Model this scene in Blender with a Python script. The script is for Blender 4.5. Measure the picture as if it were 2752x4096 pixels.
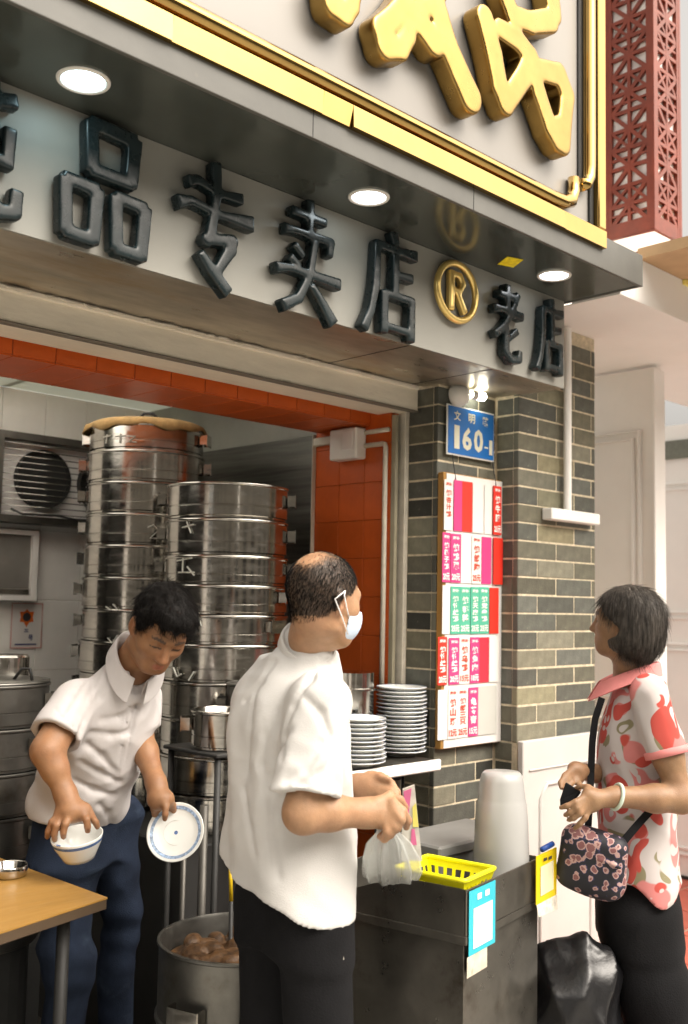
import bpy, bmesh, math, random
import numpy as np
from mathutils import Vector, Matrix
random.seed(7); RNG = np.random.default_rng(7)
for o in list(bpy.data.objects): bpy.data.objects.remove(o)
SC = bpy.context.scene; COL = SC.collection

# ------------------------------------------------------------------ camera
YAW, PITCH, ROLL = math.radians(44.4788), math.radians(5.0896), math.radians(1.1468)
EYE = np.array([0.0, 0.0, 1.55])
FW = np.array([math.cos(PITCH)*math.sin(YAW), math.cos(PITCH)*math.cos(YAW), math.sin(PITCH)])
_rt = np.array([math.cos(YAW), -math.sin(YAW), 0.0]); _up = np.cross(_rt, FW)
RT = math.cos(ROLL)*_rt + math.sin(ROLL)*_up; UP = -math.sin(ROLL)*_rt + math.cos(ROLL)*_up
cam_d = bpy.data.cameras.new('camera'); cam = bpy.data.objects.new('camera', cam_d); COL.objects.link(cam)
cam_d.sensor_fit = 'VERTICAL'; cam_d.sensor_height = 36.0; cam_d.sensor_width = 24.0
cam_d.lens = 4102.07/4096*36; cam_d.clip_start = 0.05; cam_d.clip_end = 500
cam_d.dof.use_dof = True; cam_d.dof.focus_distance = 2.75; cam_d.dof.aperture_fstop = 3.2
cam.matrix_world = Matrix(((RT[0], UP[0], -FW[0], EYE[0]), (RT[1], UP[1], -FW[1], EYE[1]), (RT[2], UP[2], -FW[2], EYE[2]), (0, 0, 0, 1)))
SC.camera = cam

# ------------------------------------------------------------------ sky, sun, exposure
SUN_EL, SUN_AZ = math.radians(48), math.radians(165)      # azimuth clockwise from +Y: sun stands over the street, behind and right of the camera
w = bpy.data.worlds.new('World'); SC.world = w; w.use_nodes = True
nt = w.node_tree; bg = nt.nodes['Background']; sky = nt.nodes.new('ShaderNodeTexSky')
sky.sky_type = 'NISHITA'; sky.sun_disc = False; sky.sun_elevation = SUN_EL; sky.sun_rotation = SUN_AZ
sky.air_density = 1.0; sky.dust_density = 9.0; sky.ozone_density = 0.2
hs_ = nt.nodes.new('ShaderNodeHueSaturation'); hs_.inputs['Saturation'].default_value = .12      # thin overcast: the blue washed out
wm_ = nt.nodes.new('ShaderNodeMix'); wm_.data_type = 'RGBA'; wm_.blend_type = 'MULTIPLY'; wm_.inputs[0].default_value = 1; wm_.inputs[7].default_value = (1.03, .965, .88, 1)   # warm haze over the whole sky
nt.links.new(sky.outputs[0], hs_.inputs['Color']); nt.links.new(hs_.outputs[0], wm_.inputs[6]); nt.links.new(wm_.outputs[2], bg.inputs[0]); bg.inputs[1].default_value = 0.15
sun_d = bpy.data.lights.new('sun', 'SUN'); sun_d.energy = 1.5; sun_d.angle = math.radians(110); sun_d.color = (1, 0.885, 0.73)
sun = bpy.data.objects.new('sun', sun_d); COL.objects.link(sun)
sd = Vector((math.sin(SUN_AZ)*math.cos(SUN_EL), math.cos(SUN_AZ)*math.cos(SUN_EL), math.sin(SUN_EL)))
sun.rotation_euler = sd.to_track_quat('Z', 'Y').to_euler()
VS = SC.view_settings; VS.view_transform = 'Standard'; VS.look = 'None'; VS.exposure = 1.05; VS.gamma = 1.0; VS.use_curve_mapping = False
SC.cycles.use_denoising = True; SC.cycles.max_bounces = 8; SC.cycles.transparent_max_bounces = 12; SC.cycles.caustics_reflective = False; SC.cycles.caustics_refractive = False
SC.cycles.sample_clamp_indirect = 6

# ------------------------------------------------------------------ helpers: pixels of a 1568 x 2334 print of the photograph -> points in space
DPX = 2752/1568
def ray(x, y): return FW + RT*((x*DPX-1376)/4102.07) - UP*((y*DPX-2048)/4102.07)
def at(x, y, d): return EYE + ray(x, y)*d
def onX(x, y, X): d = ray(x, y); return EYE + d*(X/d[0])
def onY(x, y, Y): d = ray(x, y); return EYE + d*(Y/d[1])
def onZ(x, y, Z): d = ray(x, y); return EYE + d*((Z-1.55)/d[2])

# ------------------------------------------------------------------ helpers: objects
# every mesh is written in world coordinates; an empty that parents parts stands at the thing's base, its parts are shifted back
def thing(name, label, cat, loc=(0, 0, 0), group=None):
    o = bpy.data.objects.new(name, None); COL.objects.link(o); o.location = loc; o.empty_display_size = .05
    o['label'] = label; o['category'] = cat
    if group: o['group'] = group
    return o
def tag(o, label, cat, group=None):
    o['label'] = label; o['category'] = cat
    if group: o['group'] = group
    return o
def struct(o): o['kind'] = 'structure'; return o
def attach(o, parent):
    o.parent = parent; p = parent; m = Matrix.Identity(4)
    while p is not None:
        m = Matrix.Translation(p.location) @ m if p.type == 'EMPTY' else m
        p = p.parent
    if parent.type == 'EMPTY': o.matrix_parent_inverse = Matrix.Translation(-Vector(parent.location))
    return o
def copy_tree(src, delta):
    """copy a thing and its parts, shifted by delta"""
    c = src.copy(); COL.objects.link(c); c.location = Vector(src.location) + Vector(delta)
    for ch in src.children:
        k = ch.copy(); COL.objects.link(k); k.parent = c; k.matrix_parent_inverse = ch.matrix_parent_inverse.copy()
        for g in ch.children:
            q = g.copy(); COL.objects.link(q); q.parent = k; q.matrix_parent_inverse = g.matrix_parent_inverse.copy()
    return c
def mesh(name, v, f, mat=None, parent=None, smooth=False, mats=None, fmat=None):
    me = bpy.data.meshes.new(name); me.from_pydata([tuple(map(float, p)) for p in v], [], [tuple(map(int, q)) for q in f]); me.update()
    if mats:
        for m in mats: me.materials.append(m)
        me.polygons.foreach_set('material_index', fmat)
    elif mat: me.materials.append(mat)
    if smooth: me.polygons.foreach_set('use_smooth', [True]*len(me.polygons))
    o = bpy.data.objects.new(name, me); COL.objects.link(o)
    if parent is not None: attach(o, parent)
    return o
class MB:
    def __init__(s): s.v = []; s.f = []
    def add(s, v, f):
        n = len(s.v); s.v += [tuple(p) for p in v]; s.f += [tuple(i+n for i in q) for q in f]; return s
    def box(s, x0, x1, y0, y1, z0, z1):
        v = [(x, y, z) for x in (x0, x1) for y in (y0, y1) for z in (z0, z1)]
        return s.add(v, [(0, 1, 3, 2), (4, 6, 7, 5), (0, 4, 5, 1), (2, 3, 7, 6), (0, 2, 6, 4), (1, 5, 7, 3)])
    def cbox(s, x0, x1, y0, y1, z0, z1, b=.003):
        """box with chamfered edges"""
        bm = bmesh.new(); vs = [bm.verts.new((x, y, z)) for x in (x0, x1) for y in (y0, y1) for z in (z0, z1)]
        for q in [(0, 1, 3, 2), (4, 6, 7, 5), (0, 4, 5, 1), (2, 3, 7, 6), (0, 2, 6, 4), (1, 5, 7, 3)]: bm.faces.new([vs[i] for i in q])
        bmesh.ops.bevel(bm, geom=bm.edges[:], offset=b, segments=1, affect='EDGES')
        bm.verts.index_update(); s.add([tuple(v.co) for v in bm.verts], [tuple(v.index for v in f.verts) for f in bm.faces]); bm.free(); return s
    def tube(s, pts, r, n=10, caps=True, closed=False):
        pts = [np.array(p, float) for p in pts]; m = len(pts); rs = r if hasattr(r, '__len__') else [r]*m
        base = len(s.v); prev = None
        for i, p in enumerate(pts):
            if closed: t = pts[(i+1) % m]-pts[i-1]
            else: t = pts[min(i+1, m-1)]-pts[max(i-1, 0)]
            t = t/(np.linalg.norm(t)+1e-9)
            if prev is None:
                a = np.array([0, 0, 1.]) if abs(t[2]) < .9 else np.array([1., 0, 0]); u = np.cross(t, a)
            else: u = prev-t*np.dot(prev, t)
            u /= np.linalg.norm(u)+1e-9; prev = u; w_ = np.cross(t, u)
            for k in range(n):
                a = 2*math.pi*k/n; s.v.append(tuple(p+rs[i]*(math.cos(a)*u+math.sin(a)*w_)))
        for i in range(m if closed else m-1):
            for k in range(n):
                a = base+i*n+k; b = base+i*n+(k+1) % n; c = base+((i+1) % m)*n+(k+1) % n; d = base+((i+1) % m)*n+k
                s.f.append((a, b, c, d))
        if caps and not closed:
            s.f.append(tuple(base+k for k in range(n))[::-1]); s.f.append(tuple(base+(m-1)*n+k for k in range(n)))
        return s
    def lathe(s, c, prof, n=48, axis=None, capb=False, capt=False):
        """prof: list of (radius, height); axis default +Z"""
        c = np.array(c, float); a = np.array(axis if axis is not None else (0, 0, 1), float); a /= np.linalg.norm(a)
        u = np.cross(a, (0, 0, 1.) if abs(a[2]) < .9 else (1., 0, 0)); u /= np.linalg.norm(u); w_ = np.cross(a, u)
        base = len(s.v)
        for r, h in prof:
            for k in range(n):
                t = 2*math.pi*k/n; s.v.append(tuple(c+a*h+r*(math.cos(t)*u+math.sin(t)*w_)))
        for i in range(len(prof)-1):
            for k in range(n):
                s.f.append((base+i*n+k, base+i*n+(k+1) % n, base+(i+1)*n+(k+1) % n, base+(i+1)*n+k))
        if capb: s.f.append(tuple(base+k for k in range(n))[::-1])
        if capt: s.f.append(tuple(base+(len(prof)-1)*n+k for k in range(n)))
        return s
    def prism(s, poly, origin, ux, uy, n, depth):
        """polygon (x,y) in the plane origin+ux*x+uy*y pushed along n by depth"""
        o_ = np.array(origin, float); ux = np.array(ux, float); uy = np.array(uy, float); n = np.array(n, float); k = len(poly)
        v = [o_+ux*x+uy*y for x, y in poly]+[o_+ux*x+uy*y+n*depth for x, y in poly]
        f = [tuple(range(k))[::-1], tuple(range(k, 2*k))]+[(i, (i+1) % k, k+(i+1) % k, k+i) for i in range(k)]
        return s.add(v, f)
    def quadbox(s, p, n, th):
        """four corner points (counter-clockwise seen from the side n points to), thickness th against n"""
        n = np.array(n, float); n /= np.linalg.norm(n); p = [np.array(q, float) for q in p]
        v = p+[q-n*th for q in p]
        return s.add(v, [(0, 1, 2, 3), (7, 6, 5, 4), (0, 4, 5, 1), (1, 5, 6, 2), (2, 6, 7, 3), (3, 7, 4, 0)])
    def build(s, name, mat, parent=None, smooth=False, bevel=0, angle=None):
        o = mesh(name, s.v, s.f, mat, parent, smooth)
        bm = bmesh.new(); bm.from_mesh(o.data); bmesh.ops.recalc_face_normals(bm, faces=bm.faces[:]); bm.to_mesh(o.data); bm.free()
        if bevel:
            m = o.modifiers.new('bevel', 'BEVEL'); m.width = bevel; m.segments = 2; m.limit_method = 'ANGLE'; m.angle_limit = math.radians(40)
        if smooth and angle: sharp(o, angle)
        return o
def sharp(o, deg):
    bm = bmesh.new(); bm.from_mesh(o.data); c = math.radians(deg)
    for e in bm.edges:
        if len(e.link_faces) == 2 and e.calc_face_angle(0) > c: e.smooth = False
    bm.to_mesh(o.data); bm.free()

# ------------------------------------------------------------------ helpers: materials
def M(name, base, rough=.5, metal=0., var=.12, vscale=6., bump=0., bscale=80., spec=.5, objcol=False, emit=None, estr=0., rvar=.0,
      dirt=None, dscale=3., dlo=.55, dhi=.75, stretch=(1, 1, 1), attr=None, trans=0., alpha=1., sss=0., coat=0., aniso=0., detail=5.):
    m = bpy.data.materials.new(name); m.use_nodes = True; t = m.node_tree; N = t.nodes; L = t.links; b = N['Principled BSDF']
    tc = N.new('ShaderNodeTexCoord'); mp = N.new('ShaderNodeMapping'); mp.inputs['Scale'].default_value = stretch; L.new(tc.outputs['Object'], mp.inputs[0])
    def noise(sc, det=detail, ro=.6):
        n = N.new('ShaderNodeTexNoise'); n.inputs['Scale'].default_value = sc; n.inputs['Detail'].default_value = det; n.inputs['Roughness'].default_value = ro
        L.new(mp.outputs[0], n.inputs['Vector']); return n
    src = None
    if attr:
        a = N.new('ShaderNodeAttribute'); a.attribute_name = attr; src = a.outputs['Color']
    elif objcol:
        a = N.new('ShaderNodeObjectInfo'); src = a.outputs['Color']
    n1 = noise(vscale); mr = N.new('ShaderNodeMapRange'); mr.inputs[1].default_value = .3; mr.inputs[2].default_value = .7
    mr.inputs[3].default_value = 1-var; mr.inputs[4].default_value = 1+var; L.new(n1.outputs['Fac'], mr.inputs[0])
    mx = N.new('ShaderNodeMix'); mx.data_type = 'RGBA'; mx.blend_type = 'MULTIPLY'; mx.inputs[0].default_value = 1
    if src: L.new(src, mx.inputs[6])
    else: mx.inputs[6].default_value = (*base, 1)
    L.new(mr.outputs[0], mx.inputs[7]); col = mx.outputs[2]
    if dirt:
        n2 = noise(dscale, 8, .65); r2 = N.new('ShaderNodeMapRange'); r2.interpolation_type = 'SMOOTHSTEP'
        r2.inputs[1].default_value = dlo; r2.inputs[2].default_value = dhi; L.new(n2.outputs['Fac'], r2.inputs[0])
        m2 = N.new('ShaderNodeMix'); m2.data_type = 'RGBA'; L.new(r2.outputs[0], m2.inputs[0]); L.new(col, m2.inputs[6]); m2.inputs[7].default_value = (*dirt, 1); col = m2.outputs[2]
    L.new(col, b.inputs['Base Color'])
    b.inputs['Roughness'].default_value = rough; b.inputs['Metallic'].default_value = metal; b.inputs['Specular IOR Level'].default_value = spec
    if rvar:
        n3 = noise(vscale*2.3); r3 = N.new('ShaderNodeMapRange'); r3.inputs[1].default_value = .3; r3.inputs[2].default_value = .7
        r3.inputs[3].default_value = max(.02, rough-rvar); r3.inputs[4].default_value = min(1, rough+rvar); L.new(n3.outputs['Fac'], r3.inputs[0]); L.new(r3.outputs[0], b.inputs['Roughness'])
    if bump:
        n4 = noise(bscale, 4); bp = N.new('ShaderNodeBump'); bp.inputs['Strength'].default_value = min(1., bump); bp.inputs['Distance'].default_value = .004
        L.new(n4.outputs['Fac'], bp.inputs['Height']); L.new(bp.outputs[0], b.inputs['Normal'])
    if emit: b.inputs['Emission Color'].default_value = (*emit, 1); b.inputs['Emission Strength'].default_value = estr
    if trans: b.inputs['Transmission Weight'].default_value = trans
    if alpha < 1: b.inputs['Alpha'].default_value = alpha
    if coat: b.inputs['Coat Weight'].default_value = coat
    if sss: b.inputs['Subsurface Weight'].default_value = sss; b.inputs['Subsurface Radius'].default_value = (.012, .005, .003); b.inputs['Subsurface Scale'].default_value = 1.
    if aniso: b.inputs['Anisotropic'].default_value = aniso
    return m
def srgb(h):
    h = h.lstrip('#'); c = [int(h[i:i+2], 16)/255 for i in (0, 2, 4)]
    return tuple(x/12.92 if x <= .04045 else ((x+.055)/1.055)**2.4 for x in c)
_tc = {}
def text_mesh(body, bold=0., ext=0., res=2, spacing=1.):
    """triangulated flat outline of a piece of writing, unit size"""
    k = (body, bold, ext, res)
    if k in _tc: return _tc[k]
    c = bpy.data.curves.new('t', 'FONT'); c.body = body; c.size = 1; c.offset = bold; c.extrude = ext; c.resolution_u = res; c.align_x = 'CENTER'; c.align_y = 'CENTER'
    o = bpy.data.objects.new('t', c); COL.objects.link(o); dg = bpy.context.evaluated_depsgraph_get()
    m = bpy.data.meshes.new_from_object(o.evaluated_get(dg)); v = np.array([tuple(p.co) for p in m.vertices]).reshape(-1, 3); f = [tuple(p.vertices) for p in m.polygons]
    bpy.data.objects.remove(o); bpy.data.curves.remove(c); bpy.data.meshes.remove(m)
    if len(v): v[:, 0] -= (v[:, 0].max()+v[:, 0].min())/2; v[:, 1] -= (v[:, 1].max()+v[:, 1].min())/2
    _tc[k] = (v, f); return v, f
def put_text(name, body, c, ux, uy, nrm, w, h, mat, parent, bold=.0, ext=0., res=2):
    """writing centred at c, filling a w x h field, standing a hair proud of its ground"""
    v, f = text_mesh(body, bold, ext, res)
    sx = w/np.ptp(v[:, 0]); sy = h/np.ptp(v[:, 1]); c = np.array(c, float); ux, uy, nrm = (np.array(q, float) for q in (ux, uy, nrm))
    P = c+np.outer(v[:, 0]*sx, ux)+np.outer(v[:, 1]*sy, uy)+np.outer(v[:, 2]*(1 if ext else 0)+.0012, nrm)
    return mesh(name, P, f, mat, parent)

# ------------------------------------------------------------------ helpers: implicit surfaces (for bodies, cloth and brush characters)
class Vol:
    def __init__(s, lo, hi, h):
        s.h = h; s.o = np.array(lo, float); s.n = np.ceil((np.array(hi)-s.o)/h).astype(int)+1
        s.A = np.full(tuple(s.n), .25, np.float32)
    def grid(s, lo, hi, pad):
        a = np.maximum(np.floor((np.array(lo)-pad-s.o)/s.h).astype(int), 0); b = np.minimum(np.ceil((np.array(hi)+pad-s.o)/s.h).astype(int)+1, s.n)
        if (b <= a).any(): return None, None
        sl = tuple(slice(a[i], b[i]) for i in range(3))
        X = [(s.o[i]+s.h*np.arange(a[i], b[i])).astype(np.float32) for i in range(3)]
        return sl, (X[0][:, None, None], X[1][None, :, None], X[2][None, None, :])
    def op(s, pr, k=.0, mode='add'):
        f, lo, hi = pr; pad = max(k, 2.5*s.h)+.004; sl, P = s.grid(lo, hi, pad)
        if sl is None: return s
        d = f(*P).astype(np.float32); a = s.A[sl]
        if mode == 'add':
            if k > 0: hh = np.maximum(k-np.abs(a-d), 0)/k; s.A[sl] = np.minimum(a, d)-hh*hh*k*.25
            else: s.A[sl] = np.minimum(a, d)
        elif mode == 'sub':
            if k > 0: hh = np.maximum(k-np.abs(a+d), 0)/k; s.A[sl] = np.maximum(a, -d)+hh*hh*k*.25
            else: s.A[sl] = np.maximum(a, -d)
        return s
    def cut(s, f):
        """intersect with a half space given by f(x,y,z)<0 over the whole volume"""
        X = [(s.o[i]+s.h*np.arange(s.n[i])).astype(np.float32) for i in range(3)]
        s.A = np.maximum(s.A, f(X[0][:, None, None], X[1][None, :, None], X[2][None, None, :]).astype(np.float32)); return s
    def warp(s, f):
        X = [(s.o[i]+s.h*np.arange(s.n[i])).astype(np.float32) for i in range(3)]
        s.A = s.A+f(X[0][:, None, None], X[1][None, :, None], X[2][None, None, :]).astype(np.float32); return s
    def hit(s, x, y, d0=1.8, d1=3.6):
        """first point of the surface met by the line of sight through a print pixel"""
        D = np.arange(d0, d1, .003); P = EYE+ray(x, y)*D[:, None]; I = np.round((P-s.o)/s.h).astype(int); ok = ((I >= 0) & (I < s.n)).all(1)
        for p, i, k in zip(P, I, ok):
            if k and s.A[i[0], i[1], i[2]] < 0: return p
        return None
    def crease(s, pts, r=.006, k=.03, mode='sub', push=.0):
        Q = [s.hit(*p) for p in pts]; Q = [q+FW*push for q in Q if q is not None]
        for i in range(len(Q)-1):
            if np.linalg.norm(Q[i]-Q[i+1]) < .25: s.op(cap(Q[i], Q[i+1], r*(.55 if i == 0 else 1), r*(.55 if i == len(Q)-2 else 1)), k, mode)
    def net(s, smooth=1):
        A = s.A; S = A < 0; n = s.n
        c = np.zeros(tuple(n-1), np.uint8)
        for dx in (0, 1):
            for dy in (0, 1):
                for dz in (0, 1): c += S[dx:n[0]-1+dx, dy:n[1]-1+dy, dz:n[2]-1+dz]
        I = np.argwhere((c > 0) & (c < 8)); idx = np.full(tuple(n-1), -1, np.int32); idx[I[:, 0], I[:, 1], I[:, 2]] = np.arange(len(I))
        pos = np.zeros((len(I), 3)); cnt = np.zeros(len(I)); cor = [(x, y, z) for x in (0, 1) for y in (0, 1) for z in (0, 1)]
        val = {q: A[I[:, 0]+q[0], I[:, 1]+q[1], I[:, 2]+q[2]].astype(float) for q in cor}
        for p in cor:
            for ax in range(3):
                if p[ax]: continue
                q = list(p); q[ax] = 1; q = tuple(q); a, b = val[p], val[q]; m = (a < 0) != (b < 0)
                t = np.where(m, a/np.where(m, a-b, 1), 0); e = np.array(p, float)[None, :].repeat(len(I), 0); e[:, ax] += t
                pos[m] += e[m]; cnt[m] += 1
        V = s.o+(I+pos/cnt[:, None])*s.h; F = []
        for ax in range(3):
            b, d = (ax+1) % 3, (ax+2) % 3
            sl0 = [slice(None)]*3; sl1 = [slice(None)]*3; sl0[ax] = slice(0, -1); sl1[ax] = slice(1, None)
            E = np.argwhere(S[tuple(sl0)] != S[tuple(sl1)]); E = E[(E[:, b] > 0) & (E[:, d] > 0) & (E[:, b] < n[b]-1) & (E[:, d] < n[d]-1)]
            def cell(ob, od): q = E.copy(); q[:, b] -= ob; q[:, d] -= od; return idx[q[:, 0], q[:, 1], q[:, 2]]
            Q = np.stack([cell(1, 1), cell(0, 1), cell(0, 0), cell(1, 0)], 1); ins = S[E[:, 0], E[:, 1], E[:, 2]]
            Q[~ins] = Q[~ins][:, ::-1]; F.append(Q[(Q >= 0).all(1)])
        F = np.concatenate(F)
        for _ in range(smooth):
            acc = np.zeros_like(V); k = np.zeros(len(V))
            for i in range(4):
                for j in ((i+1) % 4, (i-1) % 4): np.add.at(acc, F[:, i], V[F[:, j]]); np.add.at(k, F[:, i], 1)
            V = V*.4+.6*acc/np.maximum(k, 1)[:, None]
        return V, F
def net_obj(name, vol, mat, parent=None, smooth=1, colf=None):
    V, F = vol.net(smooth); me = bpy.data.meshes.new(name)
    me.vertices.add(len(V)); me.vertices.foreach_set('co', V.astype(np.float32).ravel())
    me.loops.add(F.size); me.loops.foreach_set('vertex_index', F.ravel().astype(np.int32))
    me.polygons.add(len(F)); me.polygons.foreach_set('loop_start', np.arange(0, F.size, 4, dtype=np.int32)); me.polygons.foreach_set('use_smooth', np.ones(len(F), bool))
    me.update(calc_edges=True); me.materials.append(mat)
    if colf is not None:
        c = colf(V); c = np.concatenate([np.clip(c, 0, 1), np.ones((len(V), 1))], 1)
        a = me.color_attributes.new('Col', 'FLOAT_COLOR', 'POINT'); a.data.foreach_set('color', c.astype(np.float32).ravel())
    o = bpy.data.objects.new(name, me); COL.objects.link(o)
    if parent is not None: attach(o, parent)
    return o
def cap(a, b, ra, rb=None):
    a = np.array(a, float); b = np.array(b, float); rb = ra if rb is None else rb; d = b-a; L2 = max(d@d, 1e-9); r = max(ra, rb)
    def f(x, y, z):
        t = np.clip(((x-a[0])*d[0]+(y-a[1])*d[1]+(z-a[2])*d[2])/L2, 0, 1)
        return np.sqrt((x-a[0]-t*d[0])**2+(y-a[1]-t*d[1])**2+(z-a[2]-t*d[2])**2)-(ra+(rb-ra)*t)
    return f, np.minimum(a, b)-r, np.maximum(a, b)+r
def sleeve(a, e, ra, re_):
    """tapered sleeve from the shoulder a to its straight-cut end e"""
    a = np.array(a, float); e = np.array(e, float); ax = (e-a)/np.linalg.norm(e-a); b = e+ax*.05; f0, lo, hi = cap(a, b, ra, re_+(re_-ra)*.05/np.linalg.norm(e-a))
    return (lambda x, y, z: np.maximum(f0(x, y, z), (x-e[0])*ax[0]+(y-e[1])*ax[1]+(z-e[2])*ax[2])), lo, hi
def ell(c, ax, r):
    """ellipsoid: centre, three unit axes (rows), three radii"""
    c = np.array(c, float); ax = np.array(ax, float); r = np.array(r, float); R = np.sqrt(((ax*r[:, None])**2).sum(0))
    def f(x, y, z):
        q = [((x-c[0])*ax[i][0]+(y-c[1])*ax[i][1]+(z-c[2])*ax[i][2]) for i in range(3)]
        k0 = np.sqrt(sum((q[i]/r[i])**2 for i in range(3))); k1 = np.sqrt(sum((q[i]/r[i]**2)**2 for i in range(3)))
        return k0*(k0-1)/np.maximum(k1, 1e-4)
    return f, c-R, c+R
def loft(o, u, l, f_, secs, p=2.3):
    """stack of rounded cross sections along u: rows (t, centre along l, centre along f, radius along l, radius along f)"""
    o = np.array(o, float); S = np.array(secs, float); tmin, tmax = S[0, 0], S[-1, 0]
    pts = [o+u*s[0]+l*(s[1]+e*s[3])+f_*(s[2]+g*s[4]) for s in S for e in (-1, 1) for g in (-1, 1)]; pts = np.array(pts)
    tt = np.linspace(tmin, tmax, 200)
    # smooth interpolation of the rows
    C = [np.convolve(np.pad(np.interp(tt, S[:, 0], S[:, i]), 8, 'edge'), np.ones(17)/17, 'valid') for i in range(1, 5)]
    def fn(x, y, z):
        a = x-o[0]; b = y-o[1]; c = z-o[2]
        t = a*u[0]+b*u[1]+c*u[2]; q = a*l[0]+b*l[1]+c*l[2]; g = a*f_[0]+b*f_[1]+c*f_[2]; tc_ = np.clip(t, tmin, tmax)
        cl, cf, rl, rf = (np.interp(tc_, tt, k) for k in C)
        e = (np.abs((q-cl)/rl)**p+np.abs((g-cf)/rf)**p)**(1/p); d = (e-1)*np.minimum(rl, rf)
        return np.maximum(d, np.abs(t-(tmin+tmax)/2)-(tmax-tmin)/2)
    return fn, pts.min(0), pts.max(0)
def unit(v): v = np.array(v, float); return v/np.linalg.norm(v)
# ================================================================== materials of the place
m_brick = M('grey_brick', (.1, .1, .08), rough=.75, var=.22, vscale=22, bump=.5, bscale=120, objcol=True, dirt=(.22, .215, .155), dscale=26, dlo=.66, dhi=.74)
m_mortar = M('mortar', (.58, .50, .36), rough=.9, var=.3, vscale=40, bump=.3, bscale=200)
m_soffit = M('dark_panel', (.085, .095, .082), rough=.14, var=.15, vscale=3, metal=.35, rvar=.06, dirt=(.12, .13, .11), dscale=9, dlo=.64, dhi=.8, spec=.5)
m_fascia = M('grey_panel', (.098, .097, .087), rough=.5, var=.16, vscale=5, bump=.08, bscale=40, dirt=(.13, .12, .1), dscale=14, dlo=.66, dhi=.8)
m_board = M('sign_grey', (.30, .295, .265), rough=.5, var=.06, vscale=4, dirt=(.22, .215, .18), dscale=11, dlo=.68, dhi=.82)
m_under = M('stained_steel', (.46, .41, .33), rough=.36, metal=.85, var=.35, vscale=5, rvar=.12, dirt=(.42, .31, .18), dscale=4, dlo=.48, dhi=.72, stretch=(.5, 1.4, 1))
m_beam = M('worn_cream_paint', (.80, .73, .60), rough=.55, var=.12, vscale=7, bump=.25, bscale=50, dirt=(.20, .17, .13), dscale=6, dlo=.58, dhi=.72, stretch=(.4, 1, 1.5))
m_trim = M('pale_metal_trim', (.62, .57, .47), rough=.5, var=.12, vscale=20, dirt=(.3, .26, .2), dscale=12, dlo=.6, dhi=.75)
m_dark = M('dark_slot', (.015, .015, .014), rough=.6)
m_orange = M('orange_tile', (.52, .095, .016), rough=.34, var=.10, vscale=14, bump=.06, bscale=150, spec=.3)
m_orange_g = M('orange_grout', (.45, .13, .045), rough=.8)
m_wtile = M('white_glazed_tile', (.92, .905, .86), rough=.3, var=.04, vscale=9, dirt=(.5, .47, .38), dscale=7, dlo=.64, dhi=.85)
m_wgrout = M('white_grout', (.50, .46, .38), rough=.85)
m_ceil_in = M('kitchen_ceiling', (.36, .37, .32), rough=.45, var=.12, vscale=4, dirt=(.25, .24, .2), dscale=5, dlo=.55, dhi=.8)
m_steelwall = M('brushed_steel_sheet', (.15, .15, .135), rough=.42, metal=.9, var=.45, vscale=5, rvar=.12, stretch=(1, .3, 7), bump=.1, bscale=30)
m_white = M('white_paint', (.88, .86, .83), rough=.5, var=.03, vscale=4)
m_plaster = M('arcade_plaster', (.90, .88, .85), rough=.8, var=.03, vscale=3)
m_tan = M('tan_board', (.50, .33, .18), rough=.7, var=.1, vscale=9)
m_pave = M('pavement_grey', (.36, .35, .325), rough=.85, var=.15, vscale=2, bump=.3, bscale=60)
m_redtile = M('terracotta_tile', (.36, .085, .055), rough=.6, var=.15, vscale=9, bump=.15, bscale=90, objcol=True)
m_floor_in = M('wet_dark_floor', (.04, .038, .034), rough=.35, var=.3, vscale=6, bump=.2, bscale=30)
m_gold = M('polished_gold', (.44, .29, .10), rough=.10, metal=1., var=.10, vscale=3, rvar=.07)
m_gold_r = M('gold_letter', (.34, .22, .07), rough=.33, metal=1., var=.12, vscale=9, rvar=.08)
m_panel = M('sign_ground', (.255, .24, .22), rough=.35, var=.02, vscale=3)
m_letter = M('black_green_letter', (.010, .018, .020), rough=.30, var=.25, vscale=16, rvar=.1, spec=.4, dirt=(.04, .045, .04), dscale=13, dlo=.6, dhi=.78)
m_redwood = M('red_lacquered_wood', (.17, .030, .013), rough=.45, var=.22, vscale=14, bump=.12, bscale=70)
m_gold_b = M('bright_gilding', (.85, .62, .22), rough=.3, metal=.8, var=.1)
m_led = M('lit_led', (1, 1, 1), emit=(.86, .97, 1.0), estr=7, var=0)
m_bulb = M('lit_bulb', (1, 1, 1), emit=(1, .96, .78), estr=14, var=0)
m_lampwhite = M('lamp_white', (.8, .78, .73), rough=.4, var=.04)
m_glow = M('lantern_diffuser', (.92, .90, .88), rough=.6, var=.02)

# ================================================================== ground
o = MB().box(-60, 60, -60, 60, -.05, 0).build('pavement', m_pave); struct(o); PAVE = o
o = MB().box(-.2, 2.72, 2.5, 4.14, .001, .006).build('kitchen_floor', m_floor_in); struct(o)
o = MB().box(2.46, 7.0, 1.34, 3.3, .001, .004).build('tiled_floor', M('floor_grout', (.42, .36, .29), rough=.9)); struct(o); TF = o
tile_me = None
for i in range(12):
    for j in range(5):
        x0 = 2.5+i*.37; y0 = 1.36+j*.37
        if x0+.37 > 6.95: continue
        if tile_me is None:
            t = MB().cbox(0, .358, 0, .358, 0, .006, .003).build('floor_tile', m_redtile); tile_me = t.data
        else: t = bpy.data.objects.new('floor_tile', tile_me); COL.objects.link(t)
        t.location = (x0, y0, .0045); t.parent = TF
        s = random.uniform(.85, 1.15); t.color = (.42*s, .10*s, .065*s, 1)

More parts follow.
